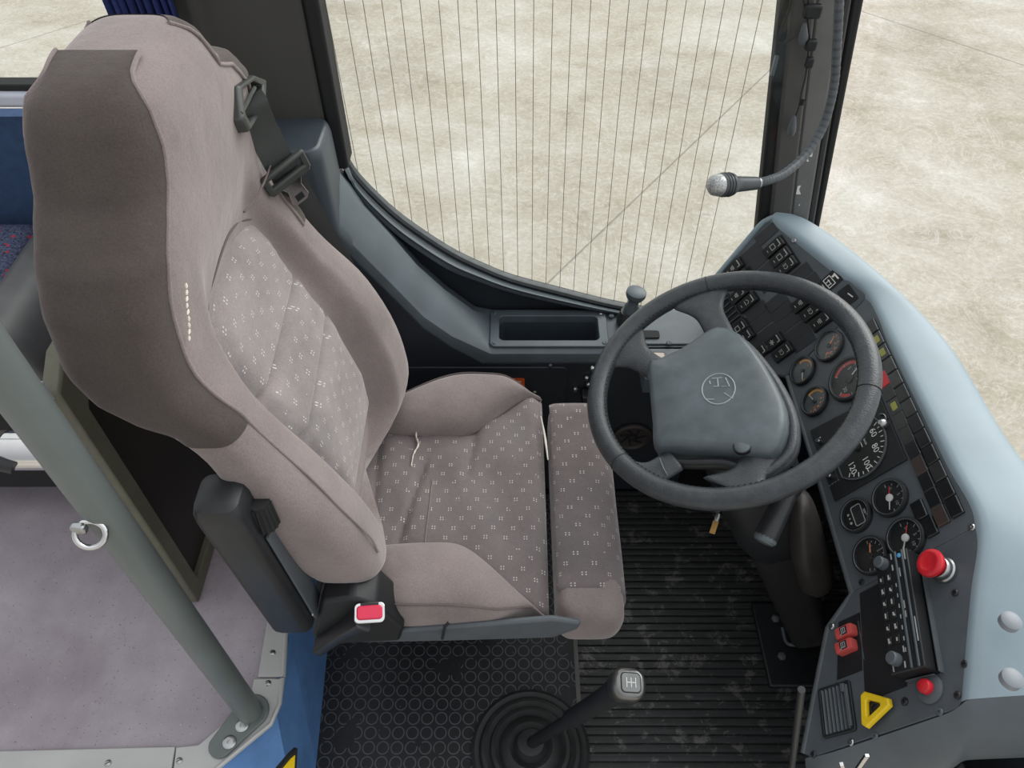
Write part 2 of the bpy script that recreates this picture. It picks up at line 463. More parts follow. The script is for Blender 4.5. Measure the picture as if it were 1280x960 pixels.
# small step plate at the riser with yellow edge
q = on(352, 950, (low[1].x - .04, 0, 0), (1, 0, .15))
b = MB(); P0 = [on(*p, (low[1].x - .035, 0, 0), (1, -.35, .1)) for p in ((322, 986), (361, 940), (368, 934), (365, 990))]
nrm = (P0[1] - P0[0]).cross(P0[2] - P0[0]).normalized(); nrm = nrm if nrm.x > 0 else -nrm
b.loft([P0, [p + nrm * .006 for p in P0]])
sp = b.build('step_marker', 'black', riser, smooth=False, label='black framed yellow marker plate')
b = MB(); ctr = sum(P0, Vector()) / 4
b.loft([[ctr + (p - ctr) * .7 + nrm * .0062 for p in P0], [ctr + (p - ctr) * .7 + nrm * .0072 for p in P0]]); b.build('marker_plate', 'yellow', sp, smooth=False)

# ---- left side wall with the big side window
curve_px = [(430, 190), (445, 214), (470, 241), (505, 272), (560, 309), (600, 329), (640, 345), (700, 361), (760, 376), (830, 389), (900, 399), (980, 410)]
curve = [onY(*p, YG) for p in curve_px]
curve = smooth_path(curve, 4)
xl, xr = curve[0].x, curve[-1].x
wp = [(xl, -.05)] + [(p.x, p.z) for p in curve] + [(.66, curve[-1].z), (.66, -.05)]
b = MB(); b.loft([[(x, YG - .012, z) for x, z in wp], [(x, YG + .007, z) for x, z in wp]])
struct(b.build('wall_left', 'navy', smooth=False), 'dark lower side wall of the cab below the large side window', 'wall')
# rear part of the left wall: blue carpet, white sill, window behind the driver
b = MB(); b.box(((-2.4 - .36) / 2, YG + .015, .45), (2.04, .03, 1.0))
struct(b.build('wall_rear_left', 'bluewall', smooth=False), 'blue carpeted side wall below the rear side window', 'wall')
zs = onY(20, 103, YG).z; zb = onY(20, 133, YG - .03).z
b = MB(); b.box((-1.51, YG - .012, (zs + zb) / 2 - .004), (1.78, .04, zs - zb))
struct(b.build('trim_4', 'sillwhite', bevel=.008), 'white painted sill under the rear side window', 'window sill')
b = MB(); b.box((-1.51, YG - .01, zs + .002), (1.78, .03, .012))
struct(b.build('trim_5', 'blackmatte', bevel=.003), 'thin black rubber seal on the white sill', 'window seal')
b = MB(); b.box((-1.49, YG + .005, zs + .5), (1.74, .006, .99))
struct(b.build('window_2', 'glass', smooth=False), 'clear side window behind the driver seat', 'window')
b = MB(); b.box((-1.4, YG + .002, 1.98), (2.3, .06, .08)); b.box((.35, YG + .002, 1.98), (1.5, .06, .08))
struct(b.build('trim_6', 'pillarbrown', smooth=False), 'dark rail along the top of the side windows', 'rail')

# rear pillar (dark panel behind the driver's window side)
xa = onY(212, 40, YG - .03).x; xb = onY(412, 150, YG - .03).x
b = MB(); x0, x1, xm = -.60, -.325, -.475
sec = [(x0, YG + .02), (x1, YG + .02), (x1, YG - .045), (x1 - .014, YG - .052), (xm, YG - .06), (xm - .012, YG - .07), (x0, YG - .07)]
b.loft([[(x, y, z) for x, y in sec] for z in (.72, 1.95)])
struct(b.build('wall_rear_pillar', 'pillarbrown', bevel=.006), 'dark brown pillar panel between the two side windows', 'pillar')
b = MB(); b.box((-.312, YG - .018, 1.42), (.026, .055, 1.1))
struct(b.build('trim_7', 'blackmatte', bevel=.006), 'upright black rubber seal at the rear edge of the side window', 'window seal')
# side window glass with heating wires
top_z = 1.94
gp = [(p.x, p.z - .006) for p in curve]; gp = [(xl - .015, gp[0][1])] + gp
gp = [q for q in gp if q[0] < .52]; gp = gp + [(.535, gp[-1][1]), (.53, .60), (.33, top_z), (xl - .015, top_z)]
b = MB(); b.loft([[(x, YG - .002, z) for x, z in gp], [(x, YG + .004, z) for x, z in gp]])
win = struct(b.build('window_1', 'glass', smooth=False), 'large side window with thin upright heating wires', 'window')
b = MB()
for i in range(24):
    px_t = 411 + i * 23.9
    A = onY(px_t, 0, YG - .003); x = A.x
    if x > .415: break
    zc = min(((abs(p.x - x), p.z) for p in curve), key=lambda k: k[0])[1]
    b.cyl((x, YG - .0035, zc), (x - .02, YG - .0035, top_z), .0006, n=5)
w = b.build('heating_wires', plain('wire', S(120, 112, 98), .6, bump=0), win); 
# rubber gasket and moulded band under the glass
b = MB(); b.tube([p + Vector((0, -.012, .002)) for p in curve], .0075, 8, flat=1.3); b.tube([p + Vector((0, -.024, -.012)) for p in curve], .005, 8)
struct(b.build('trim_8', 'gasket'), 'curved black rubber gasket of the side window', 'window seal')
low_px = [(431, 208), (447, 243), (474, 274), (508, 303), (560, 337), (598, 352), (640, 366), (700, 380), (760, 391), (830, 402), (900, 411), (980, 421)]
band_lo = smooth_path([onY(*p, YG - .038) for p in low_px], 4)
b = MB(); up = [p + Vector((0, -.016, -.004)) for p in curve]
mid = [lerp(a, c, .5) + Vector((0, -.010, .006)) for a, c in zip(up, band_lo)]
ln = [lerp(a, c, .58) + Vector((0, -.006, -.001)) for a, c in zip(up, band_lo)]
b.loft([up, mid, ln, [lerp(a, c, .64) + Vector((0, -.010, .005)) for a, c in zip(up, band_lo)], band_lo, [p + Vector((0, .02, -.02)) for p in band_lo]], closed=False, caps=False)
struct(b.build('trim_9', 'band', solid=.004), 'curved slate grey band following the bottom of the side window', 'window trim')

# ---- windscreen pillar: long upright mouldings
def upright(pxs, Y, dep, name, m, label, zlo=.60):
    (a, bb, c, d) = [onY(*p, Y) for p in pxs]      # bottom-left, bottom-right, top-right, top-left
    ex = lambda lo, hi, t: lo + (hi - lo) * t
    tt = (1.95 - a.z) / (d.z - a.z); t0 = (zlo - a.z) / (d.z - a.z)
    B0, B1 = ex(a, d, t0), ex(bb, c, t0); T0, T1 = ex(a, d, tt), ex(bb, c, tt)
    k = Vector((0, dep, 0)); m_ = MB()
    m_.loft([[B0, B1, B1 + k, B0 + k], [T0, T1, T1 + k, T0 + k]])
    return struct(m_.build(name, m, bevel=min(.006, dep * .2)), label, 'pillar')
upright([(946, 285), (966, 285), (996, 0), (976, 0)], 1.287, .03, 'trim_10', 'blackmatte', 'black seal on the side window edge of the windscreen pillar')
upright([(961, 285), (988, 285), (1022, 0), (989, 0)], 1.280, .05, 'trim_11', 'pillar', 'dark grey inner face of the windscreen pillar')
upright([(986, 285), (1010, 285), (1056, 0), (1020, 0)], 1.290, .05, 'trim_12', plain('pillar_metal', S(106, 106, 105), .5, var=.08), 'lighter grey moulding of the windscreen pillar')
upright([(1007, 285), (1018, 285), (1066, 0), (1053, 0)], 1.292, .05, 'trim_13', 'black', 'narrow black channel of the windscreen pillar')
upright([(1016, 285), (1025, 285), (1081, 0), (1065, 0)], 1.302, .04, 'trim_14', 'blackmatte', 'outer black windscreen seal of the pillar')
# white paint chips on the pillar
for (cx, cy, pts) in ((998, 238, [(-3, 5), (-1, -5), (3, -6), (1, -1), (3, 5)]), (1014, 192, [(-2, 4), (0, -3), (2, -1), (1, 4)]), (1009, 200, [(-1, 2), (1, -2), (2, 2)]), (1012, 188, [(-1, 2), (1, -2), (2, 2)]), (999, 256, [(-1, 1), (1, -1), (1, 1)])):
    P0 = [onY(cx + x, cy + y, 1.2885) for x, y in pts]
    b = MB(); b.loft([P0, [p + Vector((0, .003, 0)) for p in P0]])
    tag(b.build('paint_chip', 'white', smooth=False), 'white paint chip on the grey windscreen pillar' if cy != 238 else 'largest white paint chip low on the windscreen pillar', 'paint chip', 'paint chips on the pillar' if cy != 238 else None)

# windscreen
base = smooth_path([(.665, 1.272), (.76, 1.19), (.86, 1.00), (.90, .70), (.92, .30), (.92, -.4), (.90, -1.1)], 5)
b = MB(); b.loft([[Vector((p.x, p.y, .42)) for p in base], [Vector((p.x - .13 - .12 * sstep(1.2, .5, p.y), p.y - .01, 1.95)) for p in base]], closed=False, caps=False)
struct(b.build('window_3', 'glass'), 'curved windscreen in front of the dashboard', 'windscreen')
b = MB(); b.tube([Vector((p.x, p.y, .42)) for p in base], .016, 8)
struct(b.build('trim_15', 'blackmatte'), 'black rubber seal along the foot of the windscreen', 'window seal')
b = MB(); b.loft([[Vector((p.x + .01, p.y + .005, -.06)) for p in base], [Vector((p.x + .01, p.y + .005, .41)) for p in base]], closed=False, caps=False)
struct(b.build('wall_front', 'navy', solid=.02), 'dark front wall of the cab below the windscreen', 'wall')
# ================================================================== DRIVER SEAT
SY = .772
seat = thing('driver_seat', (-.12, SY, 0), 'mauve grey velour driver seat with high back and integrated belt', 'seat')
HW = [(.58, .235), (.66, .25), (.80, .255), (.95, .25), (1.05, .243), (1.12, .228), (1.16, .205), (1.185, .178), (1.21, .150), (1.24, .134), (1.265, .120), (1.285, .104), (1.298, .078)]
XF = [(.58, -.178), (.69, -.188), (.795, -.225), (.945, -.303), (1.03, -.338), (1.10, -.345), (1.18, -.340), (1.24, -.338), (1.275, -.346), (1.298, -.366)]
XR = [(.58, -.31), (.70, -.345), (.80, -.365), (.905, -.378), (.96, -.405), (.99, -.445), (1.02, -.476), (1.06, -.488), (1.10, -.486), (1.18, -.484), (1.25, -.480), (1.28, -.472), (1.298, -.452)]
RC = [(.58, .080), (.70, .076), (.80, .066), (.90, .054), (.97, .045), (1.02, .034), (1.06, .018), (1.09, 0)]
def ins_w(z): return interp(z, [(.58, .112), (.7, .128), (.85, .138), (.95, .134), (1.0, .118), (1.05, .098)])
def rec(q, z):
    qi = ins_w(z) / interp(z, HW); return interp(z, RC) * (1 - .72 * sstep(qi - .02, qi + .10, abs(q)) - .28 * sstep(qi + .05, .88, abs(q)))
def seat_front(q, z):
    a = (interp(z, XF) - interp(z, XR)) / 2; xm = (interp(z, XF) + interp(z, XR)) / 2
    return xm + a * max(0, 1 - q ** 4) ** .25 - rec(q, z)
def hwl(z, sg): return interp(z, HW) + (.046 * sstep(1.10, 1.17, z) * sstep(1.232, 1.208, z) if sg > 0 else 0) - (.034 * sstep(.76, .92, z) * sstep(1.10, .98, z) if sg > 0 else .008 * sstep(.80, .92, z) * sstep(1.0, .95, z))
def seat_pt(phi, z, off=0.0):
    hw = hwl(z, math.cos(phi)) + off; a = (interp(z, XF) - interp(z, XR)) / 2 + off; xm = (interp(z, XF) + interp(z, XR)) / 2
    cs, sn = math.cos(phi), math.sin(phi)
    q = math.copysign(abs(cs) ** .5, cs); k = math.copysign(abs(sn) ** .5, sn)
    x = xm + a * k
    if sn > 0: x -= rec(q * hw / interp(z, HW), z)
    return Vector((x, SY + hw * q, z))
b = MB(); zz = [.565, .58, .60, .63, .67, .72, .77, .82, .87, .91, .945, .97, .99, 1.01, 1.035, 1.07, 1.11, 1.14, 1.165, 1.185, 1.20, 1.212, 1.222, 1.235, 1.255, 1.272, 1.284, 1.292, 1.297, 1.300]
rings = []
N = 128
for z in zz:
    k = 1 - .30 * sstep(.60, .56, z) - (.30 if z > 1.299 else 0)
    rg = [seat_pt(2 * PI * i / N + .02, z) for i in range(N)]
    c0 = sum(rg, Vector()) / N
    rings.append([c0 + (p - c0) * k for p in rg])
b.loft(rings)
back = b.build('backrest', 'velour', seat, sub=1)
# patterned centre panel
def ins_pt(u, v):
    z = lerp(.592, 1.052 - .050 * (2 * v - 1) ** 2, u); w_ = ins_w(z); y = lerp(-w_, w_, v)
    g = -.020 * math.exp(-((z - .89 - .01 * (v - .5)) / .006) ** 2) - .020 * math.exp(-((z - .81 - .02 * (v - .5)) / .006) ** 2) - .004 * math.exp(-((z - .85) / .02) ** 2)
    e = min(v, 1 - v, u, 1 - u) ; puff = .015 * sstep(0, .12, e)
    return Vector((seat_front(y * .96 / interp(z, HW), z) - .002 + puff + g, SY + y, z))
b = MB(); b.grid(ins_pt, 150, 24, lambda u, v: (lerp(-.12, .12, v), u * .47)); b.build('backrest_insert', 'pattern_back', back, label='patterned grey centre panel with two stitched folds')
b = MB(); edge_ = [ins_pt(i / 40, 0) for i in range(41)] + [ins_pt(1, i / 16) for i in range(1, 17)] + [ins_pt(1 - i / 40, 1) for i in range(1, 41)]
b.tube([p + Vector((.003, 0, 0)) for p in edge_], .0017, 6); b.build('seam', 'seam', back)
for z0_, sl in ((.89, .01), (.81, .02)):
    b = MB(); b.tube([ins_pt((z0_ + sl * (j / 20 - .5) - .592) / (1.052 - .050 * (2 * j / 20 - 1) ** 2 - .592), j / 20) + Vector((.002, 0, 0)) for j in range(1, 20)], .0018, 6); b.build('fold_seam', 'seam', back)
# darker side gussets + seams
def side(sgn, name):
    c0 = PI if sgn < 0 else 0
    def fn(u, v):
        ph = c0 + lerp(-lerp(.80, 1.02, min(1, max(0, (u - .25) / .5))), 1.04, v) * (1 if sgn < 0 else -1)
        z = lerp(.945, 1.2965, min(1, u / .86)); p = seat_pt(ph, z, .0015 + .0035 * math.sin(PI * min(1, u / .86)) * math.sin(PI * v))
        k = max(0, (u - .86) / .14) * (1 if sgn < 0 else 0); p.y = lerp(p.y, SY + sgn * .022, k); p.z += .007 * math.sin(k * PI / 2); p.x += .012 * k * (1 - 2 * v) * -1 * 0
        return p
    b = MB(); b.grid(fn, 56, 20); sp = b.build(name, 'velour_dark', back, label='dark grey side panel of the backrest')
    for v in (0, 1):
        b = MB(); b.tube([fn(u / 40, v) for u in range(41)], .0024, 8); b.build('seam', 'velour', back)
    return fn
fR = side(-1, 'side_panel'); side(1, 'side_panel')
# seam running on from the side panel down the right bolster, and a torn stitch line
pts = [seat_pt(PI - .80, z, .001) for z in (.95, .92, .88, .83, .78, .73, .69, .65)]
b = MB(); b.tube(smooth_path(pts, 4), .0018, 6); b.build('seam', 'velour', back)
b = MB()
for sg in (1,):
    b.tube(smooth_path([onX(*p, -.336) for p in ((343, 192), (331, 226), (318, 250), (305, 265))], 5), .0015, 6)
b.build('seam', 'seam', back)
for i in range(9):
    p = onY(232 + random.uniform(-1, 1) + i * .6, 352 + i * 8.3, .61)
    p = onX(233 + .5 * i + random.uniform(-.8, .8), 354 + i * 8.2, -.3385 - .0008 * i)
    p2_ = onX(233 + .5 * i + random.uniform(-1, 1), 354 + i * 8.2 + 6.5, -.3385 - .0008 * i)
    b = MB(); b.tube([p, p.lerp(p2_, .5), p2_], [.0009, .0017, .0008], 6)
    b.build('torn_stitch', 'tear', back, label='white foam showing through a torn stitch')
# ---- cushion
def cush_z(x, y):
    r = abs(y - SY) / .14
    return .508 + .006 * (1 - r * r) - .012 * math.exp(-((x + .17 - .02 * (y - SY) / .1) / .006) ** 2) * sstep(.15, .5, .9 - abs(y - SY + .03) / .14) \
        - .006 * math.exp(-((x + .245 + .05 * (y - SY)) / .008) ** 2) - .007 * math.exp(-((x + .085 - .12 * max(0, y - SY)) / .008) ** 2) * sstep(0, .04, y - SY) \
        + .002 * math.sin(x * 60 + y * 25) - .02 * sstep(.035, .062, x)
b = MB(); b.box((-.125, SY, .455), (.365, .48, .08)); cu = b.build('seat_cushion', 'velour', seat, bevel=.035, seg=5)
def ctop(u, v):
    x = lerp(-.30, .060, u); wdt = lerp(.150, .225, sstep(.60, .98, u)); y = SY + lerp(-wdt, wdt, v)
    return Vector((x, y, cush_z(x, y)))
b = MB(); b.grid(ctop, 70, 34, lambda u, v: (lerp(-.18, .18, u), lerp(-.15, .15, v) * lerp(1, 1.5, sstep(.6, .98, u)))); b.build('cushion_insert', 'pattern', cu, solid=.03, recalc=True, label='patterned grey seat panel with worn creases')
def bolster(sg):
    rings = []; n = 26
    for i in range(n + 1):
        s_ = i / n; x = lerp(-.305, .060, s_)
        yi = lerp(.128, .232, sstep(.55, 1.0, s_)) - .012 * math.sin(PI * s_); yo = .252 - .030 * sstep(.75, 1, s_) - (.088 * sstep(.62, 0, s_) if sg > 0 else .03 * sstep(.42, .0, s_))
        hgt = (.020 + .048 * math.sin(PI * min(1, s_ * 1.02 + .0)) ** .6) * (1 - .55 * sstep(.8, 1, s_)); zb = .500 - .02 * sstep(.9, 1, s_)
        yo = max(yo, yi + .006)
        rg = []
        for k in range(13):
            t = k / 12; rg.append((x, SY + sg * lerp(yi, yo, .5 - .5 * math.cos(PI * t)), zb - .004 + hgt * math.sin(PI * (t * .86 + .02)) ** .75))
        rg += [(x, SY + sg * (yo + .004), zb - .03), (x, SY + sg * (yo - .006), .455), (x, SY + sg * yi, .455)]
        rings.append(rg)
    b = MB(); b.loft(rings); o = b.build('cushion_bolster', 'velour', seat, sub=1)
    b = MB(); b.tube([Vector(r[0]) + Vector((0, 0, .003)) for r in rings[1:]], .0018, 6); b.build('seam', 'seam', o)
    b = MB(); b.tube([Vector(r[10]) + Vector((0, sg * .0005, .001)) for r in rings[3:-2]], .0014, 6); b.build('seam', 'seam', o)
bolster(-1); bolster(1)
# front extension of the cushion
b = MB(); x0, x1, y0, y1 = .070, .186, .530, .990
rings = []
for (dx, z) in ((.03, .395), (.008, .40), (0, .43), (0, .465), (.004, .488), (.016, .502), (.034, .508)):
    rg = rrect(x1 - x0 - 2 * dx * .8, y1 - y0 - 2 * dx * .75, max(.01, .030 - dx * .4), 5)
    rings.append([((x0 + x1) / 2 + p[0] - dx * .15, (y0 + y1) / 2 + p[1] + .015 * (p[0] > 0) * 0, z) for p in rg])
b.loft(rings); ext = b.build('cushion_extension', 'velour', seat, sub=1)
EP = smooth_path([(x0 + .003, 0, .504), (x0 + .016, 0, .5095), (x0 + .05, 0, .511), (x1 - .034, 0, .5095), (x1 - .014, 0, .501), (x1 + .000, 0, .484), (x1 + .0035, 0, .462), (x1 + .003, 0, .445)], 5)
def etop(u, v):
    y = lerp(y0 + .050, y1 - .016, v); k = u * (len(EP) - 1); i = min(int(k), len(EP) - 2); q = EP[i].lerp(EP[i + 1], k - i)
    return Vector((q.x, y, q.z + (-.006 * sstep(.94, 1, v) - .003 * sstep(.06, 0, v) + .0015 * math.sin(y * 40))))
b = MB(); b.grid(etop, 24, 40, lambda u, v: (u * .17 + .01, lerp(-.2, .2, v))); b.build('extension_insert', 'pattern', ext, solid=.006, label='patterned top of the front cushion piece')
# tears and seams on the cushion
b = MB(); P0 = [onZ(*p, .515) for p in ((523, 532), (520, 545), (523, 556), (517, 568), (514, 582))]
b.tube(smooth_path(P0, 4), [(.0035 + .003 * math.sin(i * 1.3) ** 2) * (1 - .035 * i) for i in range(17)], 6, flat=.4); b.build('tear', 'tear', cu, label='white torn split in the seat cover')
b = MB(); PC = smooth_path([onZ(*p, .51) for p in ((541, 600), (538, 625), (535, 650), (531, 682))], 6)
for p in PC: p.z = cush_z(p.x, p.y) + .0012
b.tube(PC, .0009, 6); b.build('worn_crease', 'sticking' if 0 else 'velour', cu)
b = MB(); b.tube(smooth_path([onZ(*p, .507) for p in ((676, 520), (681, 545), (685, 575))], 4), [.001, .0012, .0014, .0018, .002, .0024, .002, .0016, .001], 6); b.build('torn_edge', 'tear', ext)
# ---- plastic skirt, base, pedestal
def prismY(pxs, Y, dep, name, m, parent, bevel=.004, **k):
    P0 = [onY(*p, Y) for p in pxs]; b = MB(); b.loft([P0, [p + Vector((0, dep, 0)) for p in P0]]); return b.build(name, m, parent, bevel=bevel, **k)
sk = prismY([(500, 789), (560, 785), (690, 775), (727, 780), (722, 787), (692, 798), (560, 802), (452, 804), (446, 796)], .512, .010, 'side_skirt', 'slate' if False else 'panel', seat, label='long charcoal plastic skirt')
b = MB(); b.tube([onY(*p, .505) for p in ((562, 777), (556, 783), (553, 798))], .0025, 8); b.build('cable', 'black', sk)
b = MB(); b.box((-.17, .80, .35), (.36, .40, .10)); b.build('seat_frame', 'blackmatte', seat, bevel=.01)
b = MB(); b.lathe([(.17, 0), (.17, .03), (.14, .06), (.15, .12), (.14, .18), (.15, .24), (.14, .32)], 28); o = b.build('pedestal', 'rubber', seat); o.data.transform(T(-.12, .88, .002))
rear = prismY([(402, 752), (440, 748), (470, 756), (505, 786), (500, 802), (440, 805), (398, 808), (390, 794)], .506, .06, 'hinge_cover', 'panel_black', seat, bevel=.006)
# ---- buckle
A, B = onY(398, 808, .497), onY(462, 766, .492)
d = (B - A).normalized(); Fm = axis_frame(A, d, (0, 1, 0))
b = MB(Fm); L = (B - A).length; b.loft([[(x, y, z) for x, y in rrect(w_, h_, .004, 2)] for w_, h_, z in ((.018, .030, 0), (.018, .030, L * .55), (.024, .040, L * .75), (.026, .044, L - .012))])
bk = b.build('buckle', 'black', seat, bevel=.002)
nb = (CAM - B); nb = (nb.normalized() + Vector((0, 0, .6))).normalized()
Fb = axis_frame(B, nb, (-.25, 1, .2)); Fb = Fb @ RZ(-.15)
b = MB(Fb); b.prism(rrect(.044, .029, .007), -.012, .002); b.build('buckle_rim', 'chrome', bk, bevel=.001)
b = MB(Fb); b.prism(rrect(.037, .020, .005), -.004, .0055); x = b.build('release_button', 'pink', bk, bevel=.002, label='bright red release button')
b = MB(Fb); b.box((0, .0115, .003), (.026, .0035, .0016)); b.build('buckle_slot', 'panel_black', bk, smooth=False)
# ---- armrest folded up
Fa = fmat((-.338, .513, .712), (1, 0, .03), (0, 1, 0), (-.075, 0, 1)) @ Matrix.Diagonal((.92, 1, .84, 1))
b = MB(Fa); rings = []
for k, z in ((.55, -.195), (.9, -.19), (1, -.178), (1, .17), (.97, .185), (.85, .197), (.55, .203)):
    rings.append([(p[0] * k, p[1] * k, z) for p in rrect(.068, .066, .016, 4)])
b.loft(rings); ar = b.build('armrest', 'black', seat, label='black plastic armrest folded up beside the backrest')
b = MB(Fa); b.prism([(p[0], p[1]) for p in rrect(.004, .040, .001, 1)], -.17, .10); o = b.build('armrest_cover', 'panel', ar); o.data.transform(Matrix.Translation((.0345, .006, 0)))
b = MB(Fa); b.cyl((.038, .002, .112), (.040, .006, .165), .017, .015, 12); b.at(Fa)
for i in range(16):
    a = 2 * PI * i / 16; b.cyl((.038 + .0165 * math.cos(a), .002 + .0165 * math.sin(a), .113), (.040 + .0145 * math.cos(a), .006 + .0145 * math.sin(a), .162), .0022, n=6)
b.build('adjuster_wheel', 'blackmatte', ar, label='ribbed adjuster wheel')
b = MB(Fa); b.cyl((.0365, -.012, -.158), (.039, -.012, -.158), .004, n=12); b.build('armrest_screw', 'steel', ar)
# ---- belt outlet, belt and tongue
FX = -.343
Po = onX(311, 128, FX); o_n = Vector((1, .12, .10)).normalized()
c4 = [on(*p, Po, o_n) for p in ((292, 108), (312, 94), (328, 100), (327, 132), (306, 166), (297, 150))]
cc = sum(c4, Vector()) / 6
b = MB(); inn = [cc + (p - cc) * .72 for p in c4]
b.loft([[p - o_n * .008 for p in c4], [p + o_n * .004 for p in c4], [cc + (p - cc) * .9 + o_n * .008 for p in c4], [p + o_n * .006 for p in inn], [p - o_n * .015 for p in inn]], caps=False)
bo = b.build('belt_guide', 'guide', seat, bevel=.002, label='grey plastic belt outlet on the shoulder')
b = MB(); b.loft([[p - o_n * .012 for p in inn], [p - o_n * .014 for p in inn]]); b.build('guide_recess', 'panel_black', bo, smooth=False)
b = MB(); b.tube([on(*p, Po + o_n * .004, o_n) for p in ((301, 142), (308, 130), (318, 110))], .003, 8); b.build('guide_bar', 'guide', bo)
bl = [on(310, 124, Po - o_n * .006, o_n), on(315, 132, Po + o_n * .006, o_n), onY(328, 162, .935), onY(346, 198, .94), onY(360, 222, .952), onY(378, 250, .995), onY(402, 290, 1.03), onY(428, 335, 1.05), onY(450, 390, 1.06), onY(470, 450, 1.065)]
bp_ = smooth_path(bl, 5)
b = MB(); b.strip(bp_, [Vector((.62, .55, .28)).lerp(Vector((.85, .25, .35)), i / len(bp_)) for i in range(len(bp_))], .043, .0016)
be = b.build('seat_belt', 'belt', seat, label='dark grey webbing belt')
tq = onY(354, 212, .940) ; td = (bl[4] - bl[3]).normalized(); sd = Vector((.62, .55, .28)); sd = (sd - td * sd.dot(td)).normalized(); nn = td.cross(sd)
if nn.dot(CAM - tq) < 0: nn = -nn
Ft = fmat(tq + nn * .004, sd * 1.2, td * 1.2, nn)
b = MB(Ft)
for (x, y, w_, h_) in ((0, .014, .058, .012), (0, -.008, .058, .007), (-.027, .003, .008, .028), (.027, .003, .008, .028)): b.box((x, y, 0), (w_, h_, .009))
tg = b.build('belt_tongue', 'guide', be, bevel=.003)
b = MB(Ft); o_ = [(-.016, .018), (.016, .018), (.010, .030), (.0125, .050), (.008, .056), (-.008, .056), (-.0125, .050), (-.010, .030)]
b.prism(o_, -.001, .001); b.build('tongue_plate', 'chrome', be, bevel=.0005, label='metal tongue plate')
b = MB(Ft); b.box((0, .046, .0012), (.011, .010, .001)); b.build('tongue_slot', 'panel_black', be, smooth=False)

# ================================================================== SURROUNDINGS OF THE SEAT
# ---- side console with storage tray
con = thing('side_console', (.15, 1.19, 0), 'charcoal side console with storage tray between seat and side window', 'console')
tx0, tx1 = -.036, .194
lo_px = [(380, 232), (400, 265), (440, 305), (485, 350), (530, 396), (565, 420), (600, 436)]
hi_px = [(405, 200), (425, 216), (452, 255), (487, 292), (522, 332), (556, 362), (592, 388)]
st = []
for (a, c) in zip(lo_px, hi_px):
    L_, H_ = onY(*a, 1.118), onY(*c, 1.205); st.append((L_, H_))
ZC = .50
secs = []
def sec(xl_, zl_, xh_, zh_, notch):
    zz_ = .40 if notch else ZC
    mk = lambda y, z, t: (lerp(xl_, xh_, t), y, z)
    zt = lambda y: lerp(zl_, zh_, (y - 1.118) / .087)
    flat = notch or abs(zl_ - ZC) < 1e-6
    ya, yb = 1.142, 1.232
    if flat: return [(xl_, 1.125, .0), (xl_, 1.118, ZC - .022), (xl_, 1.121, ZC - .006), (xl_, 1.130, ZC), (xl_, ya, ZC), (xl_, ya, zz_), (xl_, yb, zz_), (xl_, yb, ZC), (xl_, 1.252, ZC), (xl_, 1.252, 0)]
    return [(xl_, 1.125, .0), mk(1.118, zl_ - .02, 0), mk(1.121, zl_ - .004, .02), mk(1.132, zl_ + .006, .15), mk(1.15, lerp(zl_, zh_, .4) + .004, .4), mk(1.185, lerp(zl_, zh_, .8) + .004, .8), mk(1.205, zh_, 1), mk(1.212, zh_ - .012, 1), mk(1.252, zh_ - .03, 1), (xh_, 1.252, 0)]
rear_l = (st[0][0] + Vector((-.12, 0, .0)), st[0][1] + Vector((-.12, 0, .0)))
for L_, H_ in [rear_l] + st: secs.append(sec(L_.x, L_.z, H_.x, H_.z, False))
for x, nt_ in ((-.045, 0), (tx0, 0), (tx0 + .0002, 1), (tx1, 1), (tx1 + .0002, 0), (.235, 0), (.425, 0)): secs.append(sec(x, ZC, x, ZC, nt_))
b = MB(); b.loft(secs); cb = b.build('console_body', 'slate', con)
bv = cb.modifiers.new('b', 'BEVEL'); bv.width = .012; bv.segments = 3; bv.limit_method = 'ANGLE'; bv.angle_limit = math.radians(40)
# dark inner face panel and service flap
b = MB(); b.box((.02, 1.1165, .237), (.80, .004, .470)); b.build('inner_panel', 'navy', con, smooth=False)
ck_ = [onY(*a, 1.1172) + Vector((-.004, 0, -.030)) for a in lo_px[:-1]] + [Vector((-.06, 1.1172, .47))]
b = MB(); b.loft([ck_ + [Vector((ck_[0].x, 1.1172, .46))], [p + Vector((0, -.003, 0)) for p in ck_] + [Vector((ck_[0].x, 1.1142, .46))]]); b.build('cheek_panel', 'navy', con, smooth=False)
b = MB(); b.prism([(p[0], p[1]) for p in rrect(.42, .33, .015)], 0, .004); o = b.build('service_flap', 'navy', con, bevel=.0015); o.data.transform(fmat((-.09, 1.1145, .298), (1, 0, 0), (0, 0, 1), (0, -1, 0)))
for q in ((688, 457), (668, 490)):
    p = onY(*q, 1.1105); s_ = MB(axis_frame(p, (0, -1, 0))); s_.lathe([(.005, 0), (.005, .002), (.003, .003)], 12); s_.build('flap_screw', 'steel', con)
Pq = onY(638, 482, 1.1095); b = MB(fmat(Pq, (1, 0, 0), (0, 0, 1), (0, -1, 0))); b.prism(rrect(.062, .048, .004), 0, .001); st_ = b.build('warning_sticker', 'label_orange', con, smooth=False, label='orange and white warning sticker')
b = MB(fmat(Pq, (1, 0, 0), (0, 0, 1), (0, -1, 0))); b.box((-.002, .004, .0014), (.05, .024, .0006)); b.build('sticker_field', 'beige', st_, smooth=False)
b = MB(fmat(Pq, (1, 0, 0), (0, 0, 1), (0, -1, 0))); b.box((-.002, .010, .002), (.042, .0035, .0006)); b.box((-.002, .003, .002), (.042, .0035, .0006)); b.build('sticker_lines', 'label_orange', st_, smooth=False)
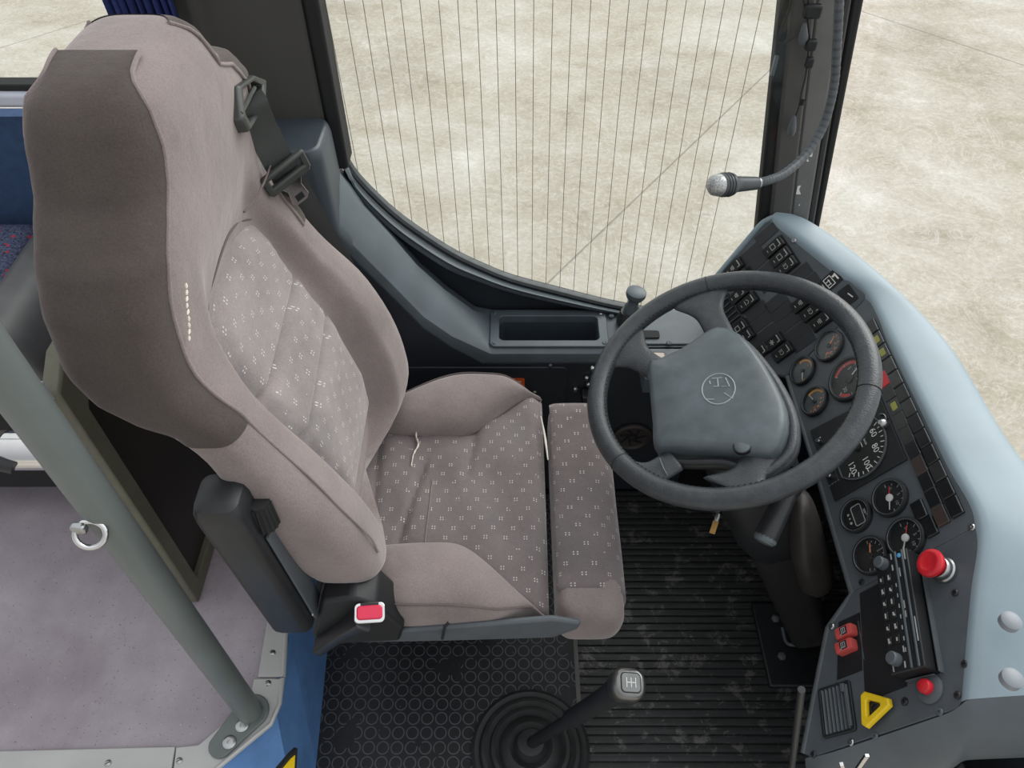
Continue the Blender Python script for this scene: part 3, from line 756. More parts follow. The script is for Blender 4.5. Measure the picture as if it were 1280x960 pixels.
# storage tray
tr = MB(); cx, cy = (tx0 + tx1) / 2, 1.187
outr = rrect(.252, .112, .012); inr = rrect(.214, .076, .012)
tr.loft([[(cx + p[0], cy + p[1], ZC + .0005) for p in outr], [(cx + p[0], cy + p[1], ZC + .007) for p in outr], [(cx + p[0], cy + p[1], ZC + .007) for p in inr], [(cx + p[0] * .97, cy + p[1] * .93, ZC - .09) for p in inr], [(cx + p[0] * .1, cy + p[1] * .1, ZC - .092) for p in inr]], caps=False)
to = tr.build('storage_tray', 'slate', con, bevel=.0015, label='rectangular storage tray sunk in the console')
b = MB(); b.loft([[(cx + p[0] * .965, cy + p[1] * .925, ZC - .088) for p in inr], [(cx + p[0] * .965, cy + p[1] * .925, ZC - .0865) for p in inr]]); b.build('tray_floor', 'blackmatte', to, smooth=False)
b = MB(); b.loft([[(cx + p[0] * .992, cy + p[1] * .985, ZC - .012) for p in inr], [(cx + p[0] * .968, cy + p[1] * .93, ZC - .087) for p in inr]], caps=False); b.build('tray_liner', 'navyslate', to)
for sx_, sy_ in ((-1, -1), (1, -1), (1, 1), (-1, 1)):
    s_ = MB(T(cx + sx_ * .116, cy + sy_ * .046, ZC + .007)); s_.lathe([(.0048, 0), (.0048, .0012), (.003, .0024), (.001, .0018)], 14); s_.build('tray_screw', 'slate' if sx_ * sy_ < 0 or sx_ < 0 else 'steel', to)
# switch plate with brake lever ahead of the tray
b = MB(); b.loft([[(x, y, z) for x, y in ((.236, 1.140), (.42, 1.140), (.42, 1.242), (.236, 1.242))] for z in (ZC + .0005, ZC + .005)]); pl = b.build('cover_plate', 'slate', con, bevel=.0015)
b = MB(); b.loft([[(x, y, z) for x, y in ((.27, 1.045), (.42, 1.045), (.42, 1.138), (.27, 1.138))] for z in (.455, ZC)]); pl2 = b.build('lower_plate', 'slate', con, bevel=.003)
for q in ((764, 395), (836, 429)):
    s_ = MB(T(*onZ(*q, ZC + .005))); s_.lathe([(.0058, 0), (.0058, .0015), (.004, .003), (.0015, .002)], 14); s_.build('plate_screw', 'slate', pl)
Pd = onZ(816, 446, ZC + .0005); b = MB(T(*Pd)); b.prism(rrect(.05, .022, .002, 1), 0, .002); b.build('display_window', 'beige', pl2, smooth=False, label='small pale display window')
b = MB(T(*Pd)); b.loft([[(p[0], p[1], 0) for p in rrect(.058, .030, .003, 2)], [(p[0], p[1], .003) for p in rrect(.058, .030, .003, 2)], [(p[0], p[1], .003) for p in rrect(.05, .022, .002, 2)]], caps=False); b.build('display_frame', 'panel', pl2, smooth=False)
# lettering next to the lever slot: R and N marks
for ch, q in (('R', (802, 427)), ('N', (816, 421))):
    b = MB(fmat(onZ(*q, ZC + .0055), (0, -1, 0), (1, 0, 0), (0, 0, 1)) @ RZ(PI / 2)); b.text(ch, .016, rot=0); b.build('marking', 'white', pl, smooth=False)
b = MB(T(*onZ(806, 419, ZC + .005))); b.prism(rrect(.062, .022, .006), 0, .004); b.build('lever_gate', 'blackmatte', pl)
Pk = onZ(784, 402, ZC + .005)
b = MB(T(*Pk)); b.lathe([(.024, 0), (.024, .012), (.020, .020), (.017, .03)], 24); lv = b.build('brake_lever', 'black', con, label='black mushroom topped hand brake lever')
b = MB(T(*Pk) @ Matrix.Rotation(.12, 4, 'Y')); b.lathe([(.015, .028), (.016, .045), (.012, .052), (.011, .066), (.018, .070), (.0215, .078), (.021, .086), (.016, .089)], 24); b.build('lever_knob', 'slate', lv)
# round air vent and small valves on the dark inner face
Pv = onY(790, 545, 1.112); b = MB(axis_frame(Pv, (0, -1, 0))); b.lathe([(.046, 0), (.046, .006), (.040, .009), (.036, .004), (.012, .003)], 30, caps=False); vt = b.build('round_vent', 'brown', con, label='round brown black air vent')
b = MB(axis_frame(Pv + Vector((0, -.003, 0)), (0, -1, 0)))
for i in range(7):
    a = 2 * PI * i / 7; b.box((.018 * math.cos(a), .018 * math.sin(a), .0015), (.026, .004, .003), Matrix.Rotation(a + .5, 3, 'Z'))
b.lathe([(.010, 0), (.010, .005), (.006, .007)], 14); b.build('vent_vanes', 'blackmatte', vt)
for q, r_ in (((719, 485), .007), ((733, 471), .006), ((735, 479), .006), ((740, 459), .006)):
    p = onY(*q, 1.113); s_ = MB(axis_frame(p, (0, -1, 0))); s_.lathe([(r_, 0), (r_, .006), (r_ * .6, .009)], 12); s_.build('valve_nut', 'steel', con)
p = onY(733, 491, 1.11); b = MB(T(*p)); b.box((0, -.012, 0), (.024, .028, .026)); b.build('valve_block', 'black', con, bevel=.003)

# ---- corner box behind the console
b = MB(); rg = rrect(.18, .125, .026, 5); cxb, cyb = -.40, 1.168
b.loft([[(cxb + p[0] * k, cyb + p[1] * k, z) for p in rg] for k, z in ((1.03, .795), (1.0, .82), (.97, .955), (.945, .968), (.90, .975))])
b.build('corner_box', 'navyslate', con, bevel=.003, label='rounded dark slate box at the rear end of the console')

# ---- partition behind the seat
XP = -.62
pt = thing('partition', (XP, .95, PZ), 'dark partition board with olive frame behind the driver seat', 'partition')
lowc = onX(244, 754, XP); y0p = lowc.y; ztop = .90
b = MB(); fw = .034
outp = [(y0p, PZ + .002), (1.236, PZ + .002), (1.236, ztop), (y0p + .05, ztop), (y0p, ztop - .03)]
inp = [(y0p + fw, PZ + .034), (1.236 - fw, PZ + .034), (1.236 - fw, ztop - fw), (y0p + fw + .06, ztop - fw), (y0p + fw, ztop - fw - .07)]
b.loft([[(x, p[0], p[1]) for p in pr_] for x, pr_ in ((XP - .016, outp), (XP + .008, outp), (XP + .008, inp), (XP - .016, inp), (XP - .016, outp))], caps=False); b.build('partition_frame', 'olive', pt, bevel=.004, label='olive grey frame')
b = MB(); b.box((XP - .008, (y0p + 1.236) / 2, (PZ + ztop) / 2), (.006, 1.236 - y0p - .05, ztop - PZ - .05)); b.build('partition_board', 'smoke', pt, smooth=False)
b = MB(); q = onX(57, 490, XP + .012); b.box(q, (.006, .008, .035)); b.build('bracket', 'sillwhite', pt, bevel=.001)
# chrome handrail going back from the partition
q = onY(28, 563, .60)
b = MB(); b.tube([(-1.35, .60, q.z), (-.70, .60, q.z), (-.60, .60, q.z)], .026, 24); hr = tag(b.build('handrail', 'chrome'), 'short chrome handrail behind the grey pole', 'handrail')
b = MB(); b.tube([(-.668, .60, q.z), (-.655, .60, q.z)], .0267, 24); b.build('rail_band', 'brown', hr, label='brown ring on the rail')
b = MB(); b.tube([onY(-4, 578, .575), onY(18, 583, .575)], .010, 12); b.build('rail_cap', 'black', hr)

# ---- grab pole
px_, py_ = -.461, .469
gp_ = thing('grab_pole', (px_, py_, PZ), 'upright grey painted grab pole on the bent edging corner', 'pole')
b = MB(); b.cyl((px_, py_, PZ + .010), (px_, py_, 1.95), .0215, n=32); b.build('pole', 'polepaint', gp_)
c1, c2 = onZ(315, 890, PZ + .006), onZ(272, 938, PZ + .006)
dr = (c2 - c1).normalized(); sdv = Vector((-dr.y, dr.x, 0)); L = (c2 - c1).length + .004
fl = []
for i in range(13): a = -PI / 2 + PI * i / 12; fl.append(c1 - dr * (.030 * math.cos(a)) * 1 + sdv * (.030 * math.sin(a)) * -1)
for i in range(13): a = -PI / 2 + PI * i / 12; fl.append(c1 + dr * (L - .012 + .020 * math.cos(a)) + sdv * (.021 * math.sin(a)))
b = MB(); b.loft([[Vector((p.x, p.y, z)) for p in fl] for z in (PZ + .0042, PZ + .012)]); ff = b.build('foot_flange', 'polepaint', gp_, bevel=.002)
for q in ((303, 907), (287, 928)):
    p = onZ(*q, PZ + .012); s_ = MB(T(*p)); s_.lathe([(.0115, 0), (.0115, .002), (.0085, .0035), (.0035, .0035), (.0033, .0015)], 20); s_.build('flange_screw', 'steel', ff)
Pr = onY(122, 655, py_ - .022); Pr = Vector((px_ - .004, py_ - .0215, onY(122, 655, py_ - .02).z))
b = MB(); b.box(Pr + Vector((-.012, -.004, 0)), (.016, .010, .014)); hk = b.build('hook_bracket', 'steel', gp_, bevel=.003)
rc = onY(113, 668, py_ - .028); ring = []
nr = Vector((.25, -.75, .55)).normalized(); Fr = axis_frame(rc, nr)
b = MB(); b.tube([Fr @ Vector((.0155 * math.cos(2 * PI * i / 28), .0155 * math.sin(2 * PI * i / 28), 0)) for i in range(28)], .0034, 10, closed=True); b.build('hook_ring', 'chrome', gp_, label='small chrome ring')

# ---- passenger seat behind, curtain
ps = thing('passenger_seat', (-1.1, 1.08, PZ), 'passenger seat with red dotted blue upholstery behind the driver', 'seat')
b = MB(); b.box((-1.16, 1.06, .69), (.50, .34, .14)); b.build('seat_cushion', 'moquette', ps, bevel=.03, seg=4)
b = MB(); b.loft([[(x, y, z) for x, z in ((-.905, .775), (-.88, .778), (-.845, .765), (-.815, .73), (-.80, .67), (-.80, .58), (-.905, .58))] for y in (.885, 1.235)]); b.build('front_roll', 'greyseat', ps, bevel=.02, seg=4)
b = MB(); b.box((-1.13, 1.04, .49), (.62, .33, .30)); b.build('seat_base', 'blackmatte', ps, bevel=.03, seg=4)
b = MB(); b.box((-1.28, 1.06, .298), (.16, .20, .092)); b.build('seat_foot', 'blackmatte', ps, smooth=False)
pts = []
for i in range(60):
    x = lerp(-.612, -.505, i / 59); pts.append((x, 1.178 + .012 * math.sin(i * .95) + .004 * math.sin(i * 2.3)))
b = MB(); b.loft([[(x + (.006 if z < 1.2 else 0), y, z + .01 * math.sin(i * .3) * (z < 1.2)) for i, (x, y) in enumerate(pts)] for z in (1.145, 1.3, 1.6, 1.92)], closed=False, caps=False)
tag(b.build('curtain', 'curtain', solid=.003), 'dark blue pleated curtain hanging beside the rear pillar', 'curtain')
# ================================================================== FLOOR MATS
ms = onZ(724, 870, 0).x
b = MB(); x0m = low[0].x + .012
b.loft([[(x, y, z) for x, y in ((x0m, .25), (ms - .003, .25), (ms - .003, 1.10), (x0m, 1.10))] for z in (-.013, 0)])
tag(b.build('studded_mat', 'studs', smooth=False), 'black rubber floor mat with round studs beside the driver seat', 'floor mat')
b = MB(); prof = []
y = .20; pitch = .0172
ys = []
while y < 1.105:
    ys += [(y, -.0045), (y + .0018, -.0045), (y + .0032, 0), (y + .0090, .0004), (y + .0154, 0), (y + .0168, -.0045)]
    y += pitch
ang = math.radians(3.2)
rows = []
for k, xx in enumerate((ms, .97)):
    rows.append([(xx, yy + (xx - ms) * math.tan(-ang) * -0.0, zz_) for yy, zz_ in ys])
for r_ in rows: r_ += [(r_[-1][0], r_[-1][1], -.013), (r_[0][0], r_[0][1], -.013)]
b.loft(rows); tag(b.build('ribbed_mat', 'ribs', smooth=False), 'black ribbed rubber floor mat under the steering wheel', 'floor mat')
b = MB(); b.box((ms - .0015, .675, .0004), (.009, .85, .0016)); tag(b.build('mat_joint', plain('joint', S(92, 90, 86), .7), smooth=False), 'thin worn grey joint between the studded and the ribbed mat', 'joint')
for i, q in enumerate(((770, 670), (770, 682))):
    p = onZ(*q, .0008); b = MB(T(*p)); b.lathe([(.0035, 0), (.0035, .0012), (.0012, .0016)], 12)
    tag(b.build('floor_rivet', 'dimwhite'), ('upper' if i == 0 else 'lower') + ' of two tiny pale rivets in the ribbed mat', 'rivet')

# ================================================================== GEAR LEVER
G0 = onZ(663, 938, .0); GK = onZ(784, 856, .47)
gl = thing('gear_lever', (G0.x, G0.y, 0), 'black gear lever with silver knob rising from a round ribbed boot', 'gear lever')
b = MB(T(G0.x, G0.y, 0)); pr_ = [(.119, .0008), (.120, .006), (.113, .012), (.106, .010), (.103, .008), (.099, .016), (.092, .019), (.086, .014), (.083, .013), (.079, .022), (.072, .025), (.066, .020), (.063, .018), (.056, .030), (.044, .036), (.034, .030), (.030, .040), (.026, .052), (.016, .056)]
b.lathe(pr_, 48); o = b.build('boot', 'rubber', gl, label='round ribbed rubber boot')
A = Vector((G0.x, G0.y, .045)); d = (GK - A); Ld = d.length; d.normalize()
b = MB(); b.tube([A, A + d * Ld * .9], .0115, 18); b.build('shaft', 'black', gl)
b = MB(axis_frame(A, d)); b.lathe([(.0125, Ld * .48), (.0165, Ld * .482), (.0165, Ld * .70), (.0185, Ld * .84), (.022, Ld * .93), (.0235, Ld * .97)], 22); b.build('sleeve', 'black', gl, label='rubber sleeve on the upper shaft')
Fk = axis_frame(GK, (CAM - GK).normalized() * .45 + d * .9, (0, 1, 0)); 
b = MB(Fk); rings = []
for k, z in ((.60, -.036), (.82, -.030), (.98, -.016), (1.0, -.002), (.96, .010), (.84, .017), (.62, .0195)):
    rings.append([(p[0] * k, p[1] * k, z) for p in rrect(.056, .050, .021, 6)])
b.loft(rings); kn = b.build('gear_knob', plain('satin_silver', S(128, 128, 127), .3, .9, var=.12), gl, sub=1, label='satin silver gear knob')
b = MB(Fk); b.prism(rrect(.032, .030, .007), .0170, .0196); b.build('knob_badge_seat', 'panel_black', kn, bevel=.0008)
b = MB(Fk); b.prism(rrect(.029, .027, .006), .0190, .0204); b.build('knob_badge', plain('badge_grey', S(120, 122, 122), .35, .6), kn, bevel=.0006)
b = MB(Fk @ RZ(PI)); 
for xx in (-.007, 0, .007): b.box((xx, 0, .0207), (.0011, .014, .0006))
b.box((0, 0, .0207), (.0145, .0011, .0006)); b.build('shift_pattern', 'white', kn, smooth=False, label='white shift pattern lines')

# ================================================================== STEERING WHEEL
WC = on(921, 490, (.352, .786, .752), (0, .0, 1)); WC = Vector((.335, .810, .752))
wt = math.radians(23); WN = Vector((-math.sin(wt), -.06, math.cos(wt))).normalized()
WV = Vector((math.cos(wt), 0, math.sin(wt))); WU = WV.cross(WN).normalized(); WV = WN.cross(WU)     # u = driver's right, v = away from the driver
WF = fmat(WC, WU, WV, WN); WR = .2092
sw = thing('steering_wheel', (WC.x, WC.y, WC.z), 'large black leather covered four spoke steering wheel', 'steering wheel')
b = MB(WF); nn_ = 96
b.tube([(WR * math.cos(2 * PI * i / nn_), WR * math.sin(2 * PI * i / nn_), 0) for i in range(nn_)], .0168, 16, closed=True, up=(0, 0, 1)); rim = b.build('rim', 'leather', sw)
def w2(px, py, h=0.0):
    p = on(px, py, WC + WN * h, WN) - WC; return p.dot(WU), p.dot(WV)
# stitching on the inner side and leather joints
b = MB(WF)
for i in range(150):
    a = 2 * PI * i / 150; r = WR - .0158
    p = Vector((r * math.cos(a), r * math.sin(a), .0062)); t = Vector((-math.sin(a), math.cos(a), .5)); b.tube([p - t * .0022, p + t * .0022], .0009, 5)
b.build('stitching', 'panel_black', rim)
b = MB(WF)
for a in (.33 * PI + .12, -.33 * PI - .02, PI * .98): b.tube([Vector(((WR + .0170 * math.cos(k)) * math.cos(a), (WR + .0170 * math.cos(k)) * math.sin(a), .0170 * math.sin(k))) for k in [2 * PI * j / 20 for j in range(20)]], .0008, 5, closed=True)
b.build('leather_joint', 'panel_black', rim)
# hub pad from its outline
hub_px = [(814, 462), (822, 455), (855, 440), (886, 419), (902, 412), (922, 417), (938, 430), (962, 462), (982, 500), (988, 525), (984, 552), (968, 572), (938, 570), (900, 565), (845, 563), (822, 560), (820, 535)]
hp = [w2(x - 5, y - 6, .012) for x, y in hub_px]
cx = sum(p[0] for p in hp) / len(hp); cy = sum(p[1] for p in hp) / len(hp)
sc = lambda k: [(cx + (p[0] - cx) * k, cy + (p[1] - cy) * k) for p in hp]
def dense(poly, k=3):
    n = len(poly); out = []
    for i in range(n):
        p0, p1, p2, p3 = [Vector(poly[(i + j) % n] + (0,)) for j in (-1, 0, 1, 2)]
        for j in range(k):
            t = j / k; q = .5 * ((2 * p1) + (p2 - p0) * t + (2 * p0 - 5 * p1 + 4 * p2 - p3) * t * t + (3 * p1 - p0 - 3 * p2 + p3) * t ** 3)
            out.append((q.x, q.y))
    return out
b = MB(WF); rings = []
for k, z in ((.90, -.040), (1.0, -.034), (1.02, -.005), (1.0, .006), (.965, .012), (.90, .0155), (.6, .0185), (.2, .0195)):
    rings.append([(x, y, z) for x, y in dense(sc(k), 2)])
b.loft(rings); hub = b.build('hub', 'hub', sw, label='grey black airbag style hub pad')
b = MB(WF); rings = [[(x, y, z) for x, y in dense(sc(k), 2)] for k, z in ((.8, -.085), (1.0, -.06), (1.035, -.042), (1.03, -.032), (.9, -.03))]
b.loft(rings); b.build('hub_back', 'black', sw, label='black rear shell of the hub')
# spokes flaring into the rim
def clampr(x, y, z):
    r = math.hypot(x, y); k = min(1, (WR + .002) / r); return (x * k, y * k, z)
def spoke(p0, p1, w0, w1, name='spoke', m='leather', z0=-.010, z1=-.002, th=.020):
    p0, p1 = Vector(p0), Vector(p1); d = (p1 - p0).normalized(); n_ = Vector((-d.y, d.x)); rings = []
    for i in range(11):
        t = i / 10; c_ = p0.lerp(p1, t); wd = lerp(w0, w1, t) + (w1 * 1.5) * sstep(.42, 1, t) ** 2.2; tk = lerp(th, .0145, t)
        zc = lerp(z0, z1, t)
        rings.append([clampr(c_.x + n_.x * wd / 2 * math.cos(a), c_.y + n_.y * wd / 2 * math.cos(a), zc + tk * .5 * math.sin(a)) for a in [2 * PI * k / 14 for k in range(14)]])
    b = MB(WF); b.loft(rings); return b.build(name, m, sw, sub=1)
spoke(w2(907, 430), w2(874, 366), .046, .046)          # far left spoke
spoke(w2(838, 470), w2(774, 431), .046, .046)          # near left spoke
spoke(w2(845, 570), w2(798, 602), .044, .046)          # near right spoke
spoke(w2(958, 552), w2(919, 618), .048, .050)          # far right spoke
cb_ = smooth_path([w2(x, y) + (z_,) for x, y, z_ in ((902, 420, -.012), (925, 424, -.016), (952, 452, -.018), (976, 488, -.020), (989, 525, -.020), (985, 560, -.019), (960, 584, -.016), (935, 600, -.012))], 5)
b = MB(WF); b.tube(cb_, .0135, 14, flat=.8); b.build('spoke_bridge', 'leather', sw)
b = MB(WF); b.tube(smooth_path([w2(822, 570) + (-.016,), w2(860, 574) + (-.014,), w2(905, 574) + (-.014,), w2(935, 584) + (-.016,)], 4), .011, 12, flat=.7); b.build('lower_bar', 'black', sw)
b = MB(WF)
for q0, q1, q2 in (((814, 455), (811, 470), (812, 476)), ((824, 572), (829, 585), (833, 592))):
    b.tube(smooth_path([w2(*q0, .008) + (.006,), w2(*q1, .008) + (.007,), w2(*q2, .008) + (.002,)], 4), .0014, 6)
b.build('spoke_joint', 'slate', sw)
# round emblem pressed into the pad
ec = w2(898, 486, .0195); b = MB(WF @ T(ec[0], ec[1], .0195))
er = .0290; b.tube([(er * math.cos(t), er * .86 * math.sin(t), 0) for t in [2 * PI * i / 40 for i in range(40)]], .0011, 6, closed=True)
# letter strokes as they look (T and L shapes), drawn through the ellipse
def estroke(*pxs): b.tube([((w2(x, y, .018)[0] - ec[0]), (w2(x, y, .018)[1] - ec[1]), 0) for x, y in pxs], .0011, 6)
estroke((887, 477), (888, 481)); estroke((890, 474), (903, 473)); estroke((897, 474), (898, 484)); estroke((907, 473), (912, 484), (902, 484)); estroke((892, 484), (898, 484)); estroke((905, 492), (916, 499), (918, 490)); estroke((882, 500), (893, 500))
b.build('emblem', plain('emblem_line', S(150, 158, 160), .4), hub, label='pressed round emblem with T and L shaped strokes')
for q in ((901, 424), (928, 557)):
    c0 = w2(*q, .013); b = MB(WF @ T(c0[0], c0[1], .008)); b.lathe([(.0125, 0), (.0125, .005), (.010, .0072), (.004, .0076)], 22); ho = b.build('horn_button', 'hub', sw, label='round button on the hub')
    b = MB(WF @ T(c0[0], c0[1], .008)); b.lathe([(.0136, .0), (.0136, .0062), (.0127, .0066)], 22, caps=False); b.build('button_ring', 'panel_black', ho)

# ================================================================== STEERING COLUMN
CD = (Vector((.668, .695, 0.0)) - (WC - WN * .08)).normalized()
CT = WC - WN * .075
col = thing('steering_column', (.60, .715, 0), 'black steering column with gaiter rising from the floor to the wheel', 'steering column')
def crow(t, w_, h_, ex=0, r=.3):
    Fc = axis_frame(CT + CD * t, CD, (0, 1, 0)); return [Fc @ Vector((p[0] + ex, p[1], 0)) for p in rrect(w_, h_, min(w_, h_) * r, 5)]
b = MB(); b.loft([crow(.0, .09, .09), crow(.03, .135, .125), crow(.10, .150, .140), crow(.22, .150, .145), crow(.30, .140, .14), crow(.345, .11, .12), crow(.36, .10, .11)]); sh = b.build('column_shroud', 'black', col, bevel=.004, label='black plastic column shroud')
b = MB(); b.loft([crow(t, .107 - .0022 * i + .006 * (i % 2), .112 - .0022 * i + .006 * (i % 2)) for i, t in enumerate([.35 + k * .022 for k in range(16)])]); b.build('column_gaiter', 'blackmatte', col, label='dark ribbed gaiter')
b = MB(); b.box((.655, .70, .008), (.215, .19, .012)); bp2 = b.build('column_base', 'panel_black', col, bevel=.004)
for q in ((969, 774), (977, 821)):
    p = onZ(*q, .014); s_ = MB(T(*p)); s_.lathe([(.0095, 0), (.0095, .006), (.006, .008)], 6); s_.build('base_bolt', 'lip', bp2, bevel=.001)
b = MB(); b.tube(smooth_path([onZ(978, 785, .018), onZ(984, 804, .02), onZ(1000, 806, .03)], 4), .004, 8); b.build('base_bracket', 'panel', bp2)
# brown leatherette gaiter beside the column
gt = [onX(1003, 602, .505), onX(1008, 640, .50), onX(1018, 690, .51)]
b = MB()
rings = []
for i, (x, y, z, rx, ry) in enumerate(((.49, .72, .56, .016, .03), (.505, .705, .50, .026, .045), (.53, .69, .43, .034, .055), (.56, .69, .37, .038, .052), (.575, .70, .31, .03, .042), (.58, .70, .28, .018, .03))):
    rings.append([(x + rx * math.cos(a) * (1 + .18 * math.sin(3 * a + i * 1.9) + .14 * math.sin(7 * a + i * 2.6)), y + ry * math.sin(a) * (1 + .10 * math.cos(4 * a + i * 1.3)), z + .01 * math.sin(2 * a + i)) for a in [2 * PI * k / 20 for k in range(20)]])
b.loft(rings); b.build('column_boot', 'brown', col, sub=1, label='creased brown leatherette boot')
# stalk
s0, s1 = onX(1003, 590, .44), None
s1 = on(957, 672, WC - WN * .10, WN); s0 = on(998, 588, WC - WN * .075, WN)
b = MB(); b.tube([s0, s0.lerp(s1, .3), s0.lerp(s1, .8), s1], [.013, .0145, .017, .0172], 16); stl = b.build('stalk', 'black', col, label='thick black indicator stalk')
dd = (s1 - s0).normalized(); b = MB(axis_frame(s1, dd)); b.lathe([(.0172, -.001), (.0172, .004), (.014, .008), (.006, .0095)], 18); b.build('stalk_cap', 'hub', stl)
# ignition key with brass tag
kq = on(896, 640, WC - WN * .12, WN)
ks = thing('ignition_key', (kq.x, kq.y, kq.z), 'small brass key hanging under the steering wheel rim', 'key')
k1 = on(898, 643, kq, WN); k2 = on(890, 667, kq, WN)
b = MB(); b.strip([k1.lerp(k2, .35), k2], (1, 0, .4), .009, .002); b.build('key_blade', 'brass', ks, bevel=.0004)
b = MB(); b.tube([k1 + Vector((0, 0, 0)), k1.lerp(k2, .2), k1.lerp(k2, .38)], [.0035, .0042, .003], 8); b.build('key_bow', 'steel', ks)
k0 = kq + Vector((.03, .035, .0)); b = MB(); b.tube([k0, kq], .004, 8); b.build('key_stem', 'steel', ks)

# ================================================================== DASHBOARD
TAU = math.radians(60.5)
nM = Vector((-math.sin(TAU), 0, math.cos(TAU))); PM = Vector((.6, .75, .62))
mA, mB = on(985, 470, PM, nM), on(1085, 370, PM, nM)
mC, mD = on(1065, 740, PM, nM), on(1225, 655, PM, nM)
def wing(a, bb, ang):
    A_ = math.radians(ang); r = Vector((math.sin(A_), -math.cos(A_), 0)); n_ = r.cross(bb - a).normalized()
    if n_.z < 0: n_ = -n_
    v_ = n_.cross(r).normalized();  v_ = v_ if v_.z > 0 else -v_
    return a, r, v_, n_
PL = {'M': (PM, Vector((0, -1, 0)), Vector((math.cos(TAU), 0, math.sin(TAU))), nM), 'L': wing(mA, mB, 33), 'R': wing(mC, mD, -9)}
P_, u_, v_, n_ = PL['L']; u_ = (on(993, 436, P_, n_) - on(947, 366, P_, n_)).normalized(); PL['L'] = (P_, u_, n_.cross(u_).normalized(), n_)
def pp(k, x, y, h=0.0):
    P, u, v_, n_ = PL[k]; return on(x, y, P + n_ * h, n_)
def pf(k, x, y, h=0.0):
    P, u, v_, n_ = PL[k]; return fmat(on(x, y, P + n_ * h, n_), u, v_, n_)
def loc(k, F, x, y, h=0.0): return F.inverted() @ pp(k, x, y, h)
dash = thing('dashboard', (.66, .75, 0), 'grey wraparound dashboard pod with switch, gauge and radio panels', 'dashboard')
TH = .022
def plate(k, pxs, name, m='panel', label=None):
    P, u, v_, n_ = PL[k]; pts = [pp(k, *q) for q in pxs]
    b = MB(); b.loft([[p - n_ * TH for p in pts], pts]); return b.build(name, m, dash, bevel=.0015, label=label)
plate('L', [(893, 352), (897, 343), (955, 277), (966, 273), (1085, 370), (985, 470), (960, 468), (912, 440)], 'switch_panel', label='charcoal switch panel on the window side')
plate('M', [(985, 470), (1085, 370), (1225, 655), (1065, 740)], 'gauge_panel', label='charcoal gauge panel facing the driver')
plate('R', [(1065, 740), (1225, 655), (1224, 700), (1207, 868), (1196, 886), (1014, 947), (1003, 940), (1034, 786)], 'radio_panel', label='charcoal radio panel on the aisle side')
# raised lip round the lower edge of the panels
lipp = [pp('L', 893, 352), pp('L', 905, 430), pp('L', 930, 455), pp('M', 983, 469), pp('M', 1023, 601), pp('M', 1064, 741), pp('R', 1050, 763), pp('R', 1034, 785), pp('R', 1018, 865), pp('R', 1003, 942)]
b = MB(); b.tube([p - nM * .006 for p in lipp], .0075, 10); b.build('panel_lip', 'lip', dash)
b = MB(); lu = [pp('L', 892, 350), pp('L', 925, 311), pp('L', 950, 282), pp('L', 959, 275), pp('L', 966, 272)]; b.tube(smooth_path(lu, 4), .006, 10); b.build('panel_lip', 'grey', dash)
# skirt hanging from the lip (front face of the dash body)
b = MB(); b.loft([[p - nM * .010 for p in lipp], [p - nM * .05 + Vector((.02, 0, -.05)) for p in lipp], [Vector((max(p.x + .10, .66), p.y, max(p.z - .22, .12))) for p in lipp], [Vector((.80, p.y, .10)) for p in lipp]], closed=False, caps=False); b.build('dash_underside', 'blackmatte', dash)
# padded top shell
inn = [pp('L', 964, 272), pp('L', 990, 294), pp('L', 1020, 318), pp('L', 1055, 346), pp('M', 1085, 370), pp('M', 1115, 430), pp('M', 1150, 502), pp('M', 1190, 583), pp('M', 1225, 655), pp('R', 1219, 740), pp('R', 1213, 810), pp('R', 1208, 876)]
zt = .725
out_ = [onZ(984, 265, zt), onZ(1011, 273, zt), onZ(1050, 298, zt), onZ(1100, 338, zt), onZ(1150, 385, zt), onZ(1200, 441, zt), onZ(1260, 540, zt), Vector((.778, .62, zt)), Vector((.785, .50, zt)), Vector((.785, .43, zt)), Vector((.78, .385, zt)), Vector((.77, .335, zt))]
def dens(L_): return smooth_path(L_, 4)
I_, O_ = dens(inn), dens(out_)
rows = []
for i, (a, o_) in enumerate(zip(I_, O_)):
    h = (o_ - a); hh = Vector((h.x, h.y, 0)).normalized(); w_ = h.length
    rows.append([a - hh * .004 - Vector((0, 0, .014)), a - hh * .003 + Vector((0, 0, .004)), a + hh * .006 + Vector((0, 0, .009)), a.lerp(o_, .30) + Vector((0, 0, .010)), a.lerp(o_, .62) + Vector((0, 0, .010)), a.lerp(o_, .86) + Vector((0, 0, .004)), o_ + Vector((0, 0, -.006)), o_ + hh * .012 + Vector((0, 0, -.035)), o_ + hh * .014 + Vector((0, 0, -.10)), o_ + hh * .012 + Vector((0, 0, -.26))])
b = MB(); b.loft(rows, closed=False, caps=False); b.build('dash_top', 'grey', dash, sub=1, label='pale blue grey padded top of the dashboard')
# lower cowl under the radio panel
E_ = [pp('R', 1004, 944), pp('R', 1014, 949), pp('R', 1060, 934), pp('R', 1120, 914), pp('R', 1170, 897), pp('R', 1196, 888)] + [Vector(r_) for r_ in rows[-1][1:7]]
E2 = [p + Vector((.004, -.022, -.012)) for p in E_]; E3 = [p + Vector((.012, -.045, -.055)) for p in E_]; E4 = [p + Vector((.02, -.048, -.105)) for p in E_]; E5 = [p + Vector((.03, -.030, -.115)) for p in E_]; E6 = [p + Vector((.04, .03, -.30)) for p in E_]
b = MB(); b.loft([E_, E2, E3, E4, E5, E6], closed=False, caps=False); b.build('lower_cowl', 'cowl', dash, sub=1, label='slate grey cowl under the radio panel')
